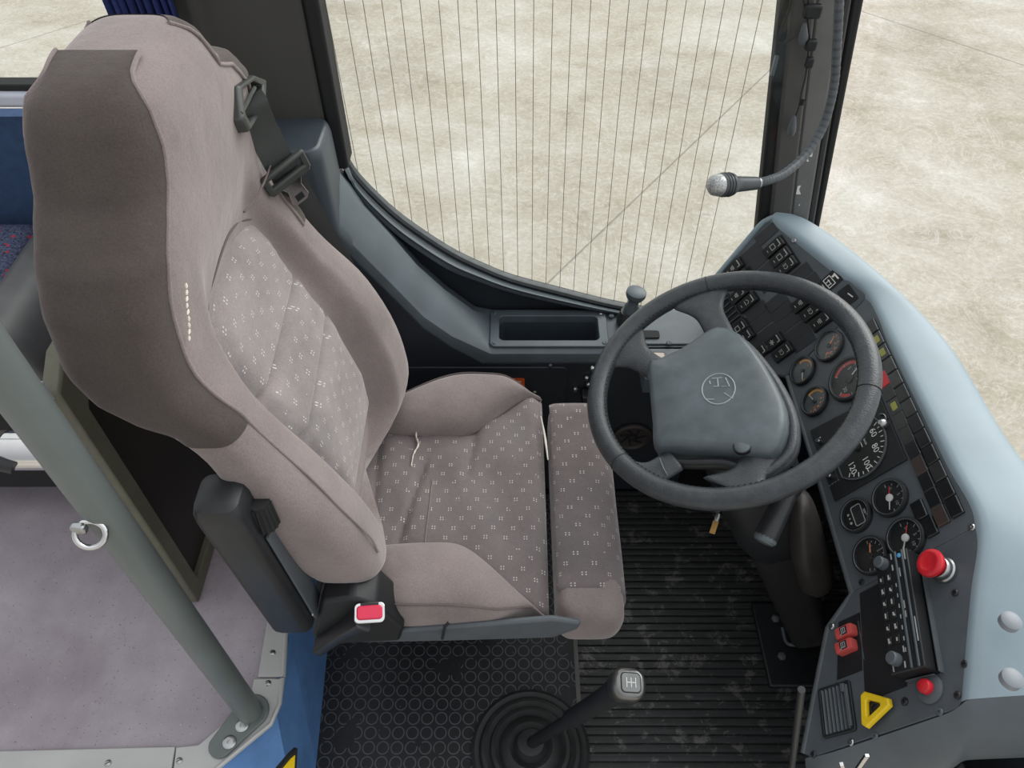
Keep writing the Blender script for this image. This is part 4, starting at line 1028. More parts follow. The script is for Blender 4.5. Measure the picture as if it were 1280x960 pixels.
# flat plugs on the pad
for q in ((1266, 774), (1268, 846)):
    i_ = min(range(len(rows)), key=lambda k: (onZ(*q, .735) - rows[k][4]).length); p = onZ(*q, .738); p.z = max(p.z, .733)
    b = MB(T(*p)); b.lathe([(.0125, -.012), (.0125, -.003), (.010, -.001), (.003, 0)], 24); b.build('cover_plug', 'plug', dash)

def screw(k, x, y, r=.0052, m='steel'):
    s_ = MB(pf(k, x, y, .0005)); s_.lathe([(r, 0), (r, .001), (r * .75, .0026), (r * .3, .0026), (r * .25, .001)], 14); return s_.build('screw', m, dash)
for k, x, y, m in (('L', 992.5, 300.7, 'steel'), ('L', 1086, 379, 'steel'), ('M', 984, 461, 'steel'), ('M', 1215, 659, 'steel'), ('M', 1077, 728, 'black'), ('R', 1040, 783, 'steel'), ('R', 1064, 928, 'steel'), ('R', 1094, 920, 'slate'), ('R', 1175, 890, 'slate'), ('R', 1197, 869, 'black'), ('R', 1206, 830, 'black'), ('R', 1017, 943, 'black'), ('R', 1131, 877, 'black'), ('R', 1194, 741, 'black')): screw(k, x, y, m=m)

# ---- switches on the left wing
def rocker(k, x, y, icon='bar', w_=.0225, h_=.047, lit=True, name='rocker_switch', m='switch', tilt=.09):
    F = pf(k, x, y); b = MB(F); b.prism(rrect(w_ + .003, h_ + .003, .003), 0, .002); o = b.build(name, 'panel_black', dash, bevel=.0005)
    Q = F @ Matrix.Rotation(tilt, 4, 'X'); b = MB(Q); rg = rrect(w_, h_, .0025, 3)
    b.loft([[(p[0], p[1], 0) for p in rg], [(p[0], p[1], .006) for p in rg], [(p[0] * .93, p[1] * .95, .009) for p in rg]]); b.build('rocker', m, o, bevel=.0006)
    b = MB(Q); z = .0093
    if icon == 'frame':
        for (xx, yy, a, c) in ((0, .005, .011, .0013), (0, -.005, .011, .0013), (-.005, 0, .0013, .011), (.005, 0, .0013, .011)): b.box((xx, yy, z), (a, c, .0005))
    elif icon == 'arch': b.tube([(.0045 * math.cos(t), .0045 * math.sin(t) + .001, z) for t in [i * PI / 8 for i in range(9)]] , .0007, 5); b.box((0, -.003, z), (.010, .0012, .0005))
    elif icon == 'lamp':
        for yy in (-.003, 0, .003): b.box((-.003, yy, z), (.005, .001, .0005))
        b.tube([(.001 + .004 * math.sin(t), .004 * math.cos(t), z) for t in [i * PI / 8 for i in range(9)]], .0007, 5)
    elif icon == 'fan':
        for i in range(3): b.box((0, 0, z), (.011, .0016, .0005), Matrix.Rotation(i * PI / 3, 3, 'Z'))
    else:
        b.box((0, .002, z), (.009, .0014, .0005)); b.box((0, -.001, z), (.009, .0014, .0005)); b.box((0, -.004, z), (.006, .0014, .0005))
    b.box((0, -.014, z), (.005, .0013, .0005)); b.build('icon', 'dimwhite', o, smooth=False)
    if lit:
        b = MB(Q); b.box((0, .0165, .0093), (.014, .0022, .0006)); b.box((.0065, .0135, .0093), (.0014, .007, .0006)); b.build('indicator', 'dimwhite', o, smooth=False)
    return o
def blank(k, x, y, w_=.0235, h_=.050):
    b = MB(pf(k, x, y)); b.prism(rrect(w_, h_, .001, 1), 0, .0012); o = b.build('blank_cover', 'blank', dash, bevel=.0004); return o
# switch grid placed along the two slanting rows
for x, y, ic in ((969, 309, 'frame'), (977.5, 321.5, 'frame'), (985, 333, 'lamp'), (924, 369, 'bar'), (936, 378, 'arch'), (925, 411, 'frame'), (932, 422, 'bar'), (968, 428, 'fan'), (980, 440, 'lamp'), (1004, 378, 'bar'), (1016, 389, 'lamp'), (1028, 401, 'bar'), (950, 441, 'fan'), (919, 335, 'bar')):
    rocker('L', x, y, ic)
for x, y in ((958, 293), (939, 317), (945, 329), (955, 340), (963, 352), (1000, 343), (1010, 355), (946, 389), (953, 402), (962, 415), (970, 378), (978, 390), (987, 402), (996, 415), (1004, 427), (940, 432), (930, 347)): blank('L', x, y)
# raised rails between the switch rows
for a, c in (((925, 365), (985, 452)), ((950, 330), (1010, 412)), ((975, 300), (1012, 352))):
    pass
# placards near the top edge
F = pf('L', 1038, 352); b = MB(F @ RZ(.08)); b.prism(rrect(.028, .042, .002, 1), 0, .0012); o = b.build('placard', 'panel_black', dash, smooth=False, label='black placard with white bus outline')
b = MB(F @ RZ(.08)); z = .0015
for (xx, yy, a, c) in ((-.0005, .006, .020, .0014), (-.0005, -.009, .020, .0014), (-.010, -.0015, .0014, .016), (.009, -.0015, .0014, .016), (0, -.001, .012, .0014), (-.003, -.004, .0014, .010), (.004, -.005, .0014, .008), (0, .015, .014, .003), (-.004, .011, .004, .006), (0, -.015, .012, .0012)): b.box((xx, yy, z), (a, c, .0006))
b.build('bus_outline', 'white', o, smooth=False)
F = pf('L', 1060, 369); b = MB(F); b.prism(rrect(.034, .026, .002, 1), 0, .0015); o = b.build('placard', 'panel_black', dash, smooth=False, label='small black placard with a white mark'); b = MB(F); b.box((.003, .004, .0018), (.012, .002, .0006), Matrix.Rotation(.3, 3, 'Z')); b.build('placard_mark', 'white', o, smooth=False)
# air vents
def vent(k, x, y, w_, h_, nsl, across=True, name='air_vent'):
    F = pf(k, x, y); b = MB(F); o_ = rrect(w_, h_, .005, 3); i_ = rrect(w_ - .009, h_ - .009, .003, 3)
    b.loft([[(p[0], p[1], -.004) for p in o_], [(p[0], p[1], .004) for p in o_], [(p[0], p[1], .004) for p in i_], [(p[0], p[1], .0005) for p in i_]], caps=False); o = b.build(name, 'black', dash, bevel=.001)
    b = MB(F); b.prism(i_, .0001, .0006); b.build('vent_throat', 'panel_black', o, smooth=False)
    for i in range(nsl):
        t = (i + .5) / nsl - .5; b = MB(F)
        if across: b.box((0, t * (h_ - .011), .0025), (w_ - .009, .0016, .005), Matrix.Rotation(.5, 3, 'X'))
        else: b.box((t * (w_ - .011), 0, .0025), (.0016, h_ - .009, .005), Matrix.Rotation(.5, 3, 'Y'))
        b.build('slat', 'panel', o, smooth=False)
    return o, F
vent('L', 911, 388, .070, .040, 5, False)
vo, F = vent('R', 1047, 887, .074, .062, 7, True)
b = MB(F); b.box((-.026, .020, .006), (.012, .006, .006)); b.box((0, .024, .005), (.060, .006, .004)); b.build('vent_tab', 'panel', vo, bevel=.001)

# ---- gauges
def gauge(k, x, y, r, ticks, needle, style='dark', nums=(), a0=-2.2, a1=2.2, arc=None, name='gauge', marks='dimwhite', label=None, ncol='white', hubr=.0045, hubm='panel_black', second=None, numsize=.008):
    F = pf(k, x, y); b = MB(F); b.lathe([(r, 0), (r, .006), (r * .97, .008), (r * .88, .0085), (r * .84, .005), (r * .83, .0022)], 40, caps=False); o = b.build(name, 'black', dash, bevel=0, label=label)
    b = MB(F); b.lathe([(r * .86, .0012), (r * .86, .002), (.001, .0021)], 36); b.build('dial', 'dialgrey' if style == 'grey' else 'dial', o, smooth=False)
    b = MB(F); b.lathe([(r * .90, .0080), (r * .875, .0088), (r * .855, .0080)], 40, caps=False); b.build('bezel_ring', 'lip', o)
    b = MB(F); z = .0026
    pol = lambda a, q: (q * math.sin(a), q * math.cos(a))
    for i in range(ticks):
        a = lerp(a0, a1, i / max(1, ticks - 1)); p = pol(a, r * .70); b.box((p[0], p[1], z), (.0010, r * (.16 if i % 2 == 0 else .09), .0004), Matrix.Rotation(-a, 3, 'Z'))
    for t_, a in nums:
        p = pol(a, r * .48); b.text(t_, numsize, p[0], p[1], z + .0002)
    b.build('dial_lettering', marks, o, smooth=False)
    if arc:
        for (s0_, s1_, am) in arc:
            b = MB(F); n = 14; b.loft([[pol(lerp(s0_, s1_, i / n), r * q) + (z,) for i in range(n + 1)] for q in (.66, .80)], closed=False, caps=False); b.build('dial_arc', am, o, smooth=False)
    for (na, nl, nm) in [(needle, .62, ncol)] + ([second] if second else []):
        b = MB(F); d_ = Vector(pol(na, 1)); n_ = Vector((d_.y, -d_.x)); z = .0036 if nm == ncol else .0042
        b.prism([tuple(-d_ * r * .14 + n_ * .0016), tuple(d_ * r * nl + n_ * .0006), tuple(d_ * r * nl - n_ * .0006), tuple(-d_ * r * .14 - n_ * .0016)], z, z + .0006); b.build('needle', nm, o, smooth=False)
    b = MB(F); b.lathe([(hubr, .0030), (hubr, .0052), (hubr * .6, .006)], 18); b.build('needle_hub', hubm, o)
    b = MB(F); b.lathe([(r * .85, .0068), (r * .4, .0076), (.0006, .0079)], 36, caps=False); b.build('glass', 'lens', o)
    return o
gauge('M', 1038, 433, .0325, 9, -.55, 'grey', nums=(('2', .3), ('4', 1.0), ('6', 1.7), ('8', 2.3)), a0=-.4, a1=2.3, marks='orange', ncol='orange', label='round pressure gauge with orange figures, topmost', numsize=.011)
gauge('M', 1005, 464, .0300, 5, 1.95, 'grey', nums=(('1', -.2),), arc=[(-1.6, .2, 'amber'), (.5, 2.0, 'amber')], a0=-1.6, a1=2.0, marks='orange', label='round temperature gauge with amber arc')
gauge('M', 1020, 502, .0300, 9, -1.9, 'grey', nums=(('4', .2), ('6', .8), ('8', 1.4), ('10', 2.0)), arc=[(-2.0, -.3, 'amber')], a0=0, a1=2.4, marks='orange', ncol='beige', label='small gauge with orange figures and amber arc', numsize=.009)
gauge('M', 1063, 474, .0440, 7, -.35, 'dark', nums=(('5', -1.2), ('10', -.4), ('25', .7), ('30', 2.4)), arc=[(-2.4, -1.1, 'redsoft'), (-1.1, -.35, 'redprint'), (-.35, .6, 'amber'), (1.9, 2.6, 'redprint')], a0=-2.4, a1=2.6, label='large rev counter with red and amber arcs', numsize=.011, hubr=.009)
gauge('M', 1114, 623, .0318, 7, 1.95, nums=(('5', .1), ('10', 1.0), ('0', -1.2)), a0=-1.6, a1=1.6, second=(-1.2, .60, 'redprint'), hubr=.0062, hubm='white', label='double needle air gauge, upper of the pair')
gauge('M', 1134, 673, .0325, 7, 2.15, nums=(('5', .1), ('10', 1.0), ('0', -1.2)), a0=-1.6, a1=1.6, second=(-1.0, .60, 'redprint'), hubr=.0062, hubm='white', label='double needle air gauge, lower of the pair')
gauge('M', 1090, 695, .0320, 11, -1.25, nums=(('0', -1.3), ('5', -.1), ('10', 1.2)), a0=-1.5, a1=2.0, ncol='orange', label='round gauge with a single orange needle')
# digital clock
F = pf('M', 1072, 645); r = .0300
b = MB(F); b.lathe([(r, 0), (r, .006), (r * .97, .008), (r * .88, .0085), (r * .84, .005), (r * .83, .0022)], 40, caps=False); ck = b.build('digital_clock', 'black', dash, label='round clock with blank oblong display')
b = MB(F); b.lathe([(r * .86, .0012), (r * .86, .002), (.001, .0021)], 36); b.build('dial', 'dial', ck, smooth=False)
b = MB(F); b.lathe([(r * .90, .0080), (r * .875, .0088), (r * .855, .0080)], 40, caps=False); b.build('bezel_ring', 'lip', ck)
b = MB(F @ T(0, .003, 0)); ro = rrect(.036, .020, .004, 4); ri = rrect(.0335, .0175, .003, 4); b.loft([[(p[0], p[1], .0024) for p in ro], [(p[0], p[1], .0032) for p in ro], [(p[0], p[1], .0032) for p in ri], [(p[0], p[1], .0024) for p in ri]], caps=False); b.build('display_frame', 'dimwhite', ck, smooth=False)
b = MB(F @ T(0, .003, 0)); b.prism(ri, .0022, .0026); b.build('display', 'lcd', ck, smooth=False)
b = MB(F); b.box((.002, .0178, .0026), (.012, .0011, .0004)); b.box((.0, .0157, .0026), (.008, .0011, .0004)); b.prism([(-.011, -.016), (-.006, -.016), (-.0085, -.0115)], .0024, .0028); b.box((-.001, -.0138, .0026), (.0024, .003, .0004)); b.prism([(.0075 + .0024 * math.cos(i * PI / 4), -.0138 + .0024 * math.sin(i * PI / 4)) for i in range(8)], .0024, .0028); b.build('clock_marks', 'dimwhite', ck, smooth=False)
# tachograph
F = pf('M', 1074, 560); c4 = [(1014, 539), (1101, 494), (1135, 575), (1045, 627)]; lp = [loc('M', F, *q) for q in c4]
b = MB(F); b.prism([(p.x, p.y) for p in lp], 0, .004); tc_ = b.build('tachograph', 'panel_black', dash, bevel=.001, label='square black tachograph with a round speed dial')
ra = .5 * ((loc('M', F, 1110, 549).length) + (loc('M', F, 1064, 602).length)); 
b = MB(F); nseg = 48
cl = [(ra * math.sin(t), max(ra * math.cos(t), -ra) if True else 0) for t in [2 * PI * i / nseg for i in range(nseg)]]
cl = [(max(-ra * 1.0, min(ra, x)), max(-ra * .80, y)) for x, y in cl]
b.loft([[(x, y, .004) for x, y in cl], [(x, y, .0072) for x, y in cl], [(x * .965, y * .965, .0072) for x, y in cl], [(x * .965, y * .965, .0046) for x, y in cl]], caps=False); b.build('dial_rim', 'lip', tc_)
b = MB(F); b.prism([(x * .965, y * .965) for x, y in cl], .0042, .0048); b.build('dial', 'dial', tc_, smooth=False)
b = MB(F)
for i in range(25):
    a = lerp(-2.25, 2.25, i / 24); b.box((ra * .86 * math.sin(a), ra * .86 * math.cos(a), .0052), (.0013, .0075 if i % 2 == 0 else .005, .0004), Matrix.Rotation(-a, 3, 'Z'))
for i, t_ in enumerate(('20', '40', '60', '80', '100', '120')):
    a = lerp(-1.75, 2.2, i / 5); b.text(t_, .0165, ra * .64 * math.sin(a), ra * .64 * math.cos(a), .0052)
b.text('km/h', .006, 0, ra * .3, .0052); b.text('125', .005, -.004, -ra * .42, .0052); b.box((0, ra * .16, .0052), (.012, .0009, .0004)); b.build('dial_lettering', 'white', tc_, smooth=False)
b = MB(F); b.prism([(-.0012, -.004), (.0012, -.004), (.0008, -ra * .34), (-.0008, -ra * .34)], .006, .0066); b.build('needle', 'white', tc_, smooth=False)
b = MB(F); b.lathe([(.007, .005), (.007, .0075), (.004, .0085)], 20); b.build('needle_hub', 'blackmatte', tc_)
b = MB(F); b.box((.0, -ra * .985 + .006 - .003, .0052), (ra * 1.2, .0008, .0004)); 
b.build('face_line', 'panel', tc_, smooth=False)
for q in ((1028, 553), (1042, 596)):
    Fk2 = pf('M', *q); b = MB(Fk2); b.lathe([(.0045, .004), (.0045, .012), (.003, .0135)], 14); kk = b.build('mode_knob', 'steel', tc_)
    b = MB(Fk2); b.box((0, .004, .013), (.0025, .010, .004)); b.build('knob_pointer', 'steel', kk, bevel=.0008)
    b = MB(Fk2)
    for j in range(4): b.text('1234'[j] if j else '1', .006, .014 + 0 * j, -.010 + j * .0065, .0046)
    b.build('knob_scale', 'dimwhite', tc_, smooth=False)
b = MB(pf('M', 1108, 531)); b.lathe([(.008, .004), (.008, .010), (.006, .013), (.004, .0155)], 18); b.build('lock_cylinder', 'steel', tc_, label='small chrome lock')
b = MB(pf('M', 1104, 526)); b.tube([(.010 * math.cos(t), .010 * math.sin(t), .006) for t in [i * PI / 10 for i in range(11)]], .0012, 6); b.build('lock_ring', 'steel', tc_)

# ---- warning lamp strip: two columns of lenses (a third at the bottom)
strip = [(1079, 391, 'lampdark'), (1086, 404, 'lamp'), (1094, 412, 'lampyellow'), (1102, 430, 'lampyellow'), (1107, 446, 'lamp'), (1115, 462, 'lamp'), (1121, 478, 'lampdark'), (1129, 493, 'lamp')]
def lens_at(x, y, m, name='warning_lamp', w_=.0305, h_=.0205, label=None):
    yel = m == 'lampyellow'; m = 'lamp' if yel else m
    F = pf('M', x, y); b = MB(F); rg = rrect(w_, h_, .0012, 1)
    b.loft([[(p[0], p[1], 0) for p in rg], [(p[0], p[1], .0035) for p in rg], [(p[0] * .9, p[1] * .9, .0048) for p in rg]]); o = b.build(name, m, dash, smooth=False, label=label)
    b = MB(F); b.box((0, h_ * .46, .0047), (w_ * .9, .0010, .0006)); b.build('lens_edge', 'slate', o, smooth=False)
    if yel: b = MB(F); b.prism(rrect(.015, .010, .001, 1), .0046, .0052); b.build('lens_symbol', 'lampyellow', o, smooth=False)
    return o
# column lines run along the panel edge: interpolate in panel space
def col_pts(a, c, n): 
    A_, C_ = pp('M', *a), pp('M', *c); return [A_.lerp(C_, i / (n - 1)) for i in range(n)]
def unproj(p):
    d_ = p - CAM; z = d_.dot(_F); return 640 + FPX * d_.dot(_R) / z, 480 - FPX * d_.dot(_U) / z
inner_c = col_pts((1098, 452), (1172, 629), 11); outer_c = col_pts((1089, 407), (1187, 619), 13)
innm = ['red', 'lampdark', 'lampyellow', 'lamp', 'lamp', 'lampdark', 'lampbrown', 'lampdark', 'lampdark', 'lampbrown', 'lampbrown']
outm = ['lampdark', 'lampyellow', 'lampyellow', 'lamp', 'lamp', 'lampdark', 'lamp', 'lampdark', 'lampdark', 'lampdark', 'lamp', 'lampdark', 'lampdark']
inner_c = col_pts((1106, 475), (1177, 645), 10); outer_c = col_pts((1091, 410), (1194, 634), 13)
for p, m in zip(inner_c, innm): lens_at(*unproj(p), m, label='red warning lamp lens' if m == 'red' else None)  # red lens is plain coloured plastic, unlit
for p, m in zip(outer_c, outm): lens_at(*unproj(p), m)
for q in ((1150, 638), (1163, 659)): lens_at(*q, 'lampdark')

# ---- radio panel
F = pf('R', 1100, 790); pts = [loc('R', F, *q) for q in ((1075, 742), (1112, 722), (1142, 838), (1134, 852), (1134, 858), (1082, 878))]
b = MB(F); b.prism([(p.x, p.y) for p in pts], 0, .0008); b.build('radio_plate', 'panel_black', dash, smooth=False, label='flat black plate beside the radio')
# radio unit: box standing out of the panel
FR = pf('R', 1143, 775); u0 = Vector((0, 0)); 
qa, qb, qc, qd = [pp('R', *q) for q in ((1112, 714), (1152, 700), (1182, 832), (1124, 846))]
ru = ((qd - qa) + (qc - qb)).normalized(); n_ = PL['R'][3]; ru = (ru - n_ * ru.dot(n_)).normalized(); rv = n_.cross(ru).normalized(); rv = rv if rv.z > 0 else -rv
rc_ = (qa + qb + qc + qd) / 4; FR = fmat(rc_, ru, rv, n_); RL, RH, RD = .178, .056, .030
FRi = FR.inverted()
def rl(x, y, h): return FRi @ on(x, y, rc_ + n_ * h, n_)
b = MB(FR); b.prism(rrect(RL, RH, .003, 2), 0, RD); rad = b.build('radio', 'panel_black', dash, bevel=.0015, label='black car radio with two knobs standing out of the panel')
b = MB(FR)
for yy, zz_ in ((RH * .16, RD + .001), (RH * .36, RD + .0005)): b.box((0, yy, zz_), (RL * .98, .0032, .003))
b.build('radio_trim', 'slate', rad, bevel=.0008)
b = MB(FR); b.box((0, RH * .26, RD + .0006), (RL * .74, .0016, .0012)); b.build('cassette_slot', 'blackmatte', rad, smooth=False)
for xx in (-RL * .42, RL * .40):
    b = MB(FR); b.lathe([(.0095, RD), (.0092, RD + .011), (.0075, RD + .013), (.003, RD + .0132)], 22, cx=xx, cy=-RH * .24); b.build('radio_knob', 'panel', rad)
for i in range(6):
    for j in range(2):
        xx = -RL * .28 + i * RL * .105; yy = -RH * (.36 - .24 * j); b = MB(FR); b.box((xx, yy, RD + .0012), (.0125, .0075, .0024)); o = b.build('radio_button', 'switch', rad, bevel=.0006)
b = MB(FR)
for i in range(6):
    for j in range(2):
        xx = -RL * .28 + i * RL * .105; yy = -RH * (.36 - .24 * j); b.box((xx, yy, RD + .0026), (.0075 if (i + j) % 2 else .005, .0024, .0004))
        if (i + j) % 3: b.box((xx + .002, yy + .0018, RD + .0026), (.003, .0016, .0004))
for i in range(7): b.box((-RL * .2 + i * .016, RH * .055, RD + .0006), (.006, .0016, .0004))
for xx, yy in ((-RL * .46, RH * .02), (-RL * .36, RH * .02), (RL * .45, -RH * .02), (RL * .33, RH * .0), (RL * .46, -RH * .36)): b.box((xx, yy, RD + .0006), (.009, .0022, .0004))
b.box((-RL * .02, RH * .21, RD + .0006), (.012, .0018, .0004)); b.box((RL * .06, RH * .21, RD + .0006), (.010, .0018, .0004)); b.box((-RL * .30, RH * .22, RD + .0006), (.014, .0018, .0004))
b.box((-RL * .45, RH * .43, RD + .0006), (.020, .0022, .0004)); b.box((RL * .20, RH * .44, RD + .0006), (.035, .0016, .0004)); b.build('radio_print', 'dimwhite', rad, smooth=False)
b = MB(FR); b.lathe([(.0034, RD), (.0034, RD + .0016), (.002, RD + .0022)], 14, cx=-RL * .445, cy=RH * .27); b.build('radio_led', 'bluecap', rad, label='small blue dot')
# metal sleeve edge beside the radio
b = MB(FR); b.box((.004, RH * .5 + .0045, .005), (RL * .96, .0015, .010)); b.box((RL * .5 + .003, .002, .005), (.0015, RH * .8, .010)); b.build('radio_sleeve', 'lip', rad, smooth=False)
# emergency stop
def est(k, x, y, x2, y2):
    F = pf(k, x2, y2); top = on(x, y, F.translation + PL[k][3] * .030, PL[k][3]); d_ = (top - F.translation)
    b = MB(F); b.lathe([(.0185, 0), (.0185, .006), (.0165, .008), (.0165, .016), (.0150, .018)], 28); o = b.build('emergency_button', 'steel', dash, label='red mushroom button on a ribbed metal collar')
    b = MB(F); b.lathe([(.0105, .018), (.0105, .026), (.0195, .0275), (.0208, .031), (.020, .0345), (.0165, .037), (.0125, .0372), (.0115, .0365), (.003, .0366)], 32); b.build('button_cap', 'red', o, label='red mushroom cap')
est('R', 1172, 705, 1183, 714)
# red rockers on the left
F = pf('R', 1062, 806); pts = [loc('R', F, *q) for q in ((1049, 778), (1075, 766), (1078, 838), (1047, 850))]
b = MB(F); b.prism([(p.x, p.y) for p in pts], 0, .0014); b.build('switch_base', 'panel_black', dash, smooth=False)
for q in ((1061, 792), (1061, 810)):
    F = pf('R', *q, .001) @ RZ(.06); b = MB(F); rg = rrect(.0185, .034, .004, 3)
    b.loft([[(p[0], p[1], 0) for p in rg], [(p[0], p[1], .009) for p in rg], [(p[0] * .9, p[1] * .94, .012) for p in rg], [(p[0] * .7, p[1] * .8, .0128) for p in rg]]); o = b.build('red_rocker', 'redsoft', dash, label='faded red rocker switch')
    b = MB(F); b.box((0, .001, .0130), (.0125, .013, .0006)); b.build('rocker_window', 'panel_black', o, smooth=False)
    b = MB(F); b.box((-.004, .001, .0135), (.001, .008, .0004)); b.box((.004, .001, .0135), (.001, .008, .0004)); b.box((0, -.0025, .0135), (.008, .001, .0004)); b.box((0, .0045, .0135), (.008, .001, .0004)); b.box((0, .001, .0135), (.008, .001, .0004)); b.box((.0055, -.004, .0135), (.002, .002, .0004)); b.build('rocker_icon', 'dimwhite', o, smooth=False)
b = MB(pf('R', 1077, 800)); b.box((0, 0, .001), (.062, .0012, .001)); b.build('panel_line', 'lip', dash, smooth=False)
# hazard triangle
tq_ = [(1078, 866), (1113, 877), (1080, 909)]; F = pf('R', 1090, 884); P3 = [loc('R', F, *q, .012) for q in tq_]; cen = sum((Vector((p.x, p.y, 0)) for p in P3), Vector()) / 3
b = MB(F)
def tri(k, z):
    out = []
    for p in P3:
        d_ = (Vector((p.x, p.y, 0)) - cen) * k; 
        for e_ in (.16, -.16):
            rr_ = Matrix.Rotation(e_, 3, 'Z') @ (d_ * .97); out.append((cen.x + rr_.x, cen.y + rr_.y, z))
    return out
b.loft([tri(1, .007), tri(1, .0125), tri(.93, .0145), tri(.52, .0145), tri(.46, .012), tri(.46, .007), tri(1, .007)], caps=False)
hz = b.build('hazard_button', 'yellow', dash, bevel=.001, label='yellow hollow triangle hazard button')
b = MB(F); b.lathe([(.0085, 0), (.0085, .007), (.0062, .0075), (.006, .003)], 20, cx=cen.x, cy=cen.y); b.build('hazard_lamp', 'brown', hz)
# red lamp
F = pf('R', 1163, 861); b = MB(F); b.lathe([(.0205, 0), (.0205, .003), (.016, .006), (.0115, .0065)], 28); o = b.build('indicator_lamp', 'panel', dash, label='red indicator lamp in a round grey collar')
b = MB(F); b.lathe([(.010, .0065), (.010, .012), (.0085, .015), (.004, .0165)], 22); b.build('lamp_lens', 'red', o, label='red lamp lens')
b = MB(pf('R', 1131, 877)); b.lathe([(.006, 0), (.006, .0006), (.004, .0008)], 16); b.build('plug', 'blank', dash)
# chrome wiper stalk end and black box under the cowl at the bottom edge
st0, st1 = onY(1060, 978, .262), onY(1084, 944, .270); st2 = onY(1052, 955, .266)
b = MB(); b.strip([st0, st1], (1, 0, .3), .005, .004); hl = b.build('release_lever', 'chrome', dash, bevel=.0008, label='thin chrome lever end')
b = MB(); b.strip([st0, st2], (1, 0, .3), .004, .004); b.build('lever_arm', 'chrome', hl)
b = MB(); ga, gb = onY(986, 990, .318), onY(1002, 862, .33); b.tube([Vector((ga.x - .02, ga.y, .0)), ga, gb], .0045, 10); tag(b.build('grab_bar', 'black'), 'thin black bar standing beside the radio panel', 'bar')

# ================================================================== MICROPHONE AND BLIND CORDS
mic = thing('microphone', tuple(onY(1045, 0, 1.19)), 'black gooseneck microphone hanging from the windscreen pillar', 'microphone')
gn = smooth_path([onY(*p, y) for p, y in (((1050, -60), 1.215), ((1049, 0), 1.21), ((1046, 60), 1.205), ((1042, 110), 1.20), ((1029, 158), 1.18), ((1008, 192), 1.15), ((982, 216), 1.11), ((962, 225), 1.09), ((945, 229), 1.075))], 10)
b = MB(); b.tube(gn, [.0068 + .0012 * math.sin(i * PI / 1.0 + .5) for i in range(len(gn))], 12); gk = b.build('gooseneck', 'micbody', mic)
seg_ = []
b = MB(); L_ = 0
fine = []
for a, c in zip(gn, gn[1:]):
    k = max(1, int((c - a).length / .0042)); fine += [a.lerp(c, j / k) for j in range(k)]
b.tube(fine, [.0078 if i % 2 else .0066 for i in range(len(fine))], 10); b.build('gooseneck_rings', 'panel', gk)
m0, m1 = onY(948, 229, 1.078), onY(906, 231, 1.05); d_ = (m1 - m0).normalized(); Lm = (m1 - m0).length
Fm = axis_frame(m0, d_); b = MB(Fm); b.lathe([(.0095, -.002), (.0095, .004), (.0105, .005), (.0125, Lm * .6), (.0130, Lm * .72), (.0175, Lm * .80), (.0185, Lm * .84), (.0185, Lm * 1.12), (.0170, Lm * 1.16)], 28); mb_ = b.build('mic_body', 'micbody', mic)
b = MB(Fm); b.lathe([(.0098, .001), (.0098, .003)], 24, caps=False); b.build('mic_ring', 'steel', mb_)
for t in (.90, .98, 1.06): 
    b = MB(Fm); b.tube([(.0186 * math.cos(2 * PI * i / 24), .0186 * math.sin(2 * PI * i / 24), Lm * t) for i in range(24)], .0009, 6, closed=True); b.build('mic_groove', 'panel_black', mb_)
b = MB(Fm); b.lathe([(.0172, Lm * 1.14), (.0176, Lm * 1.20), (.0158, Lm * 1.33), (.010, Lm * 1.42), (.002, Lm * 1.45)], 28); b.build('mic_grille', 'micmesh', mic, label='silver wire mesh of the microphone')
# cords with toggles
YC = 1.264
def cord(name, pts, tog, label):
    P_ = smooth_path([onY(*p, YC) for p in pts], 5); t_ = thing(name, tuple(P_[-1]), label, 'cord')
    b = MB(); b.tube(P_, .0016, 6); b.build('string', 'panel_black', t_)
    a, c = onY(*tog[0], YC), onY(*tog[1], YC); F_ = axis_frame(a, c - a); l_ = (c - a).length
    b = MB(F_); b.lathe([(.002, 0), (.004, l_ * .12), (.0075, l_ * .55), (.0080, l_ * .75), (.0060, l_ * .93), (.002, l_)], 16); b.build('toggle', 'panel', t_); return t_
c1_ = cord('blind_cord', [(1012, -40), (1010, 20), (1012, 48), (1010, 70), (1007, 95), (1002, 115), (999, 132), (994, 147)], ((993, 144), (988, 170)), 'longer black cord with toggle hanging on the windscreen pillar')
b = MB(T(*onY(1003, 128, YC))); b.lathe([(.0045, -.004), (.0045, .004)], 10); b.build('knot', 'panel_black', c1_)
for q, w_ in (((1014, 56), .018), ((1012, 78), .013)):
    b = MB(T(*onY(*q, YC - .004))); b.box((0, 0, 0), (w_, .012, .018)); b.build('cord_clip', 'panel_black', c1_, bevel=.003)
c2_ = cord('blind_cord', [(998, -30), (1006, 10), (1008, 26)], ((1006, 28), (1003, 56)), 'shorter black toggle hanging beside the clip on the pillar')
b = MB(T(*onY(1016, 14, YC - .006))); b.box((0, 0, 0), (.028, .014, .022)); b.build('cord_clip', 'panel_black', c2_, bevel=.004)
b = MB(); b.tube(smooth_path([onY(*p, YC - .004) for p in ((990, -20), (988, 8), (976, 40), (972, 54), (980, 54), (997, 43))], 5), .0022, 8); tag(b.build('cable', 'panel_black'), 'thin black cable looping over the edge of the pillar', 'cable')
b = MB(T(*onY(968, 82, 1.276))); b.box((0, 0, 0), (.006, .008, .034)); tag(b.build('glass_clip', 'slate', bevel=.001), 'small grey clip on the side window edge by the pillar', 'clip')
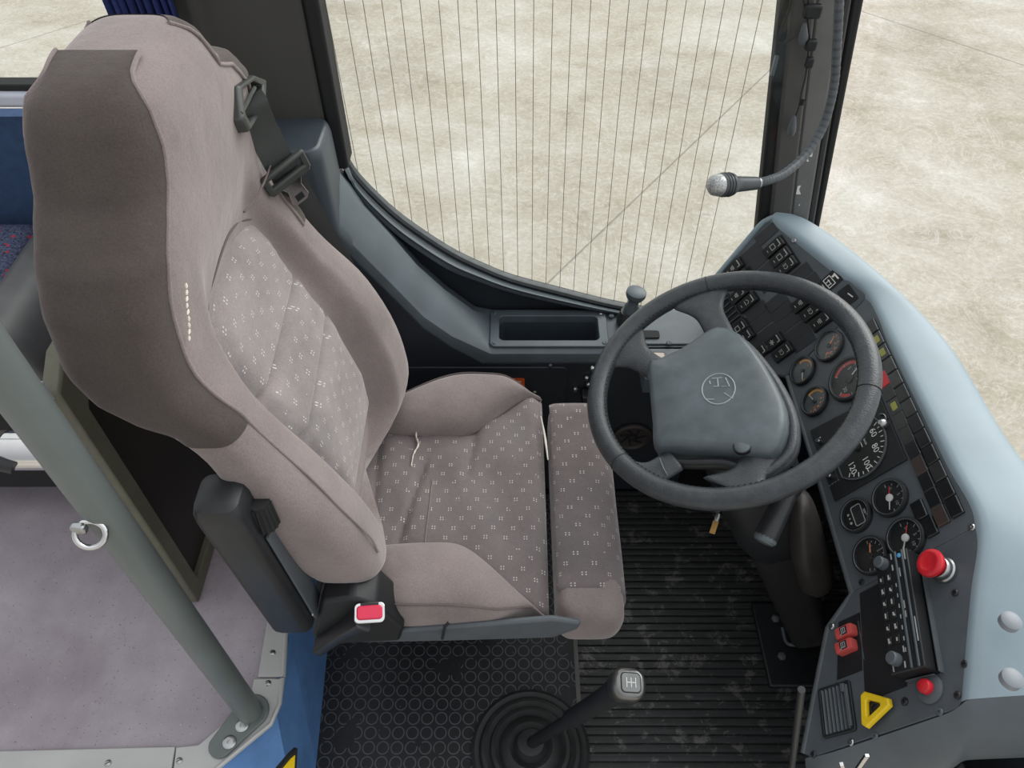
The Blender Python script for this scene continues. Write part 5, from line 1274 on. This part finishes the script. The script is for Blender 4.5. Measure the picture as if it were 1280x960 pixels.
# ================================================================== REST OF THE BUS BODY (above and behind the viewer)
if ROOF:
    b = MB(); b.box((-1.25, .03, 1.985), (2.3, 2.5, .03)); struct(b.build('ceiling', 'ceilmat', smooth=False), 'pale bus ceiling above the aisle and the driver seat', 'ceiling')
    b = MB(); b.box((-2.42, .03, .95), (.03, 2.5, 2.1)); struct(b.build('wall_rear', 'ceilmat', smooth=False), 'partition wall at the rear end of the aisle', 'wall')
# ================================================================== CAMERA, LIGHT
cd = bpy.data.cameras.new('camera'); cam = bpy.data.objects.new('camera', cd); COL.objects.link(cam)
cd.sensor_width = 36; cd.lens = FPX / 1280 * 36; cd.clip_start = .01; cd.clip_end = 200
cam.location = CAM; cam.rotation_euler = (PITCH, 0, 0); SC.camera = cam
w = bpy.data.worlds.new('sky'); SC.world = w; w.use_nodes = True
nt = w.node_tree; bg = nt.nodes['Background']
tc = nt.nodes.new('ShaderNodeTexCoord'); sx = nt.nodes.new('ShaderNodeSeparateXYZ'); rp = nt.nodes.new('ShaderNodeValToRGB')
nt.links.new(tc.outputs['Generated'], sx.inputs[0]); vd = nt.nodes.new('ShaderNodeVectorMath'); vd.operation = 'DOT_PRODUCT'; nt.links.new(tc.outputs['Generated'], vd.inputs[0]); vd.inputs[1].default_value = Vector((.62, .66, .42)).normalized()
md = nt.nodes.new('ShaderNodeMath'); md.operation = 'MULTIPLY_ADD'; nt.links.new(vd.outputs['Value'], md.inputs[0]); md.inputs[1].default_value = .5; md.inputs[2].default_value = .5
nt.links.new(md.outputs[0], rp.inputs[0]); nt.links.new(rp.outputs[0], bg.inputs[0])
e = rp.color_ramp.elements; e[0].position = .1; e[0].color = (.42, .43, .45, 1); e[1].position = .95; e[1].color = (1.22, 1.24, 1.26, 1)
bg.inputs[1].default_value = WORLD
sd = bpy.data.lights.new('sun', 'SUN'); so = bpy.data.objects.new('sun', sd); COL.objects.link(so)
sd.energy = SUN; sd.angle = math.radians(50); sd.color = (1, .98, .95)
so.rotation_euler = Vector((-.58, -.62, -.62)).to_track_quat('-Z', 'Y').to_euler()
v = SC.view_settings; v.view_transform = 'Standard'; v.look = 'None'; v.gamma = 1; v.use_curve_mapping = False; v.exposure = EXPO
SC.cycles.max_bounces = 6; SC.cycles.diffuse_bounces = 4; SC.cycles.transparent_max_bounces = 12
SC.cycles.caustics_reflective = False; SC.cycles.caustics_refractive = False
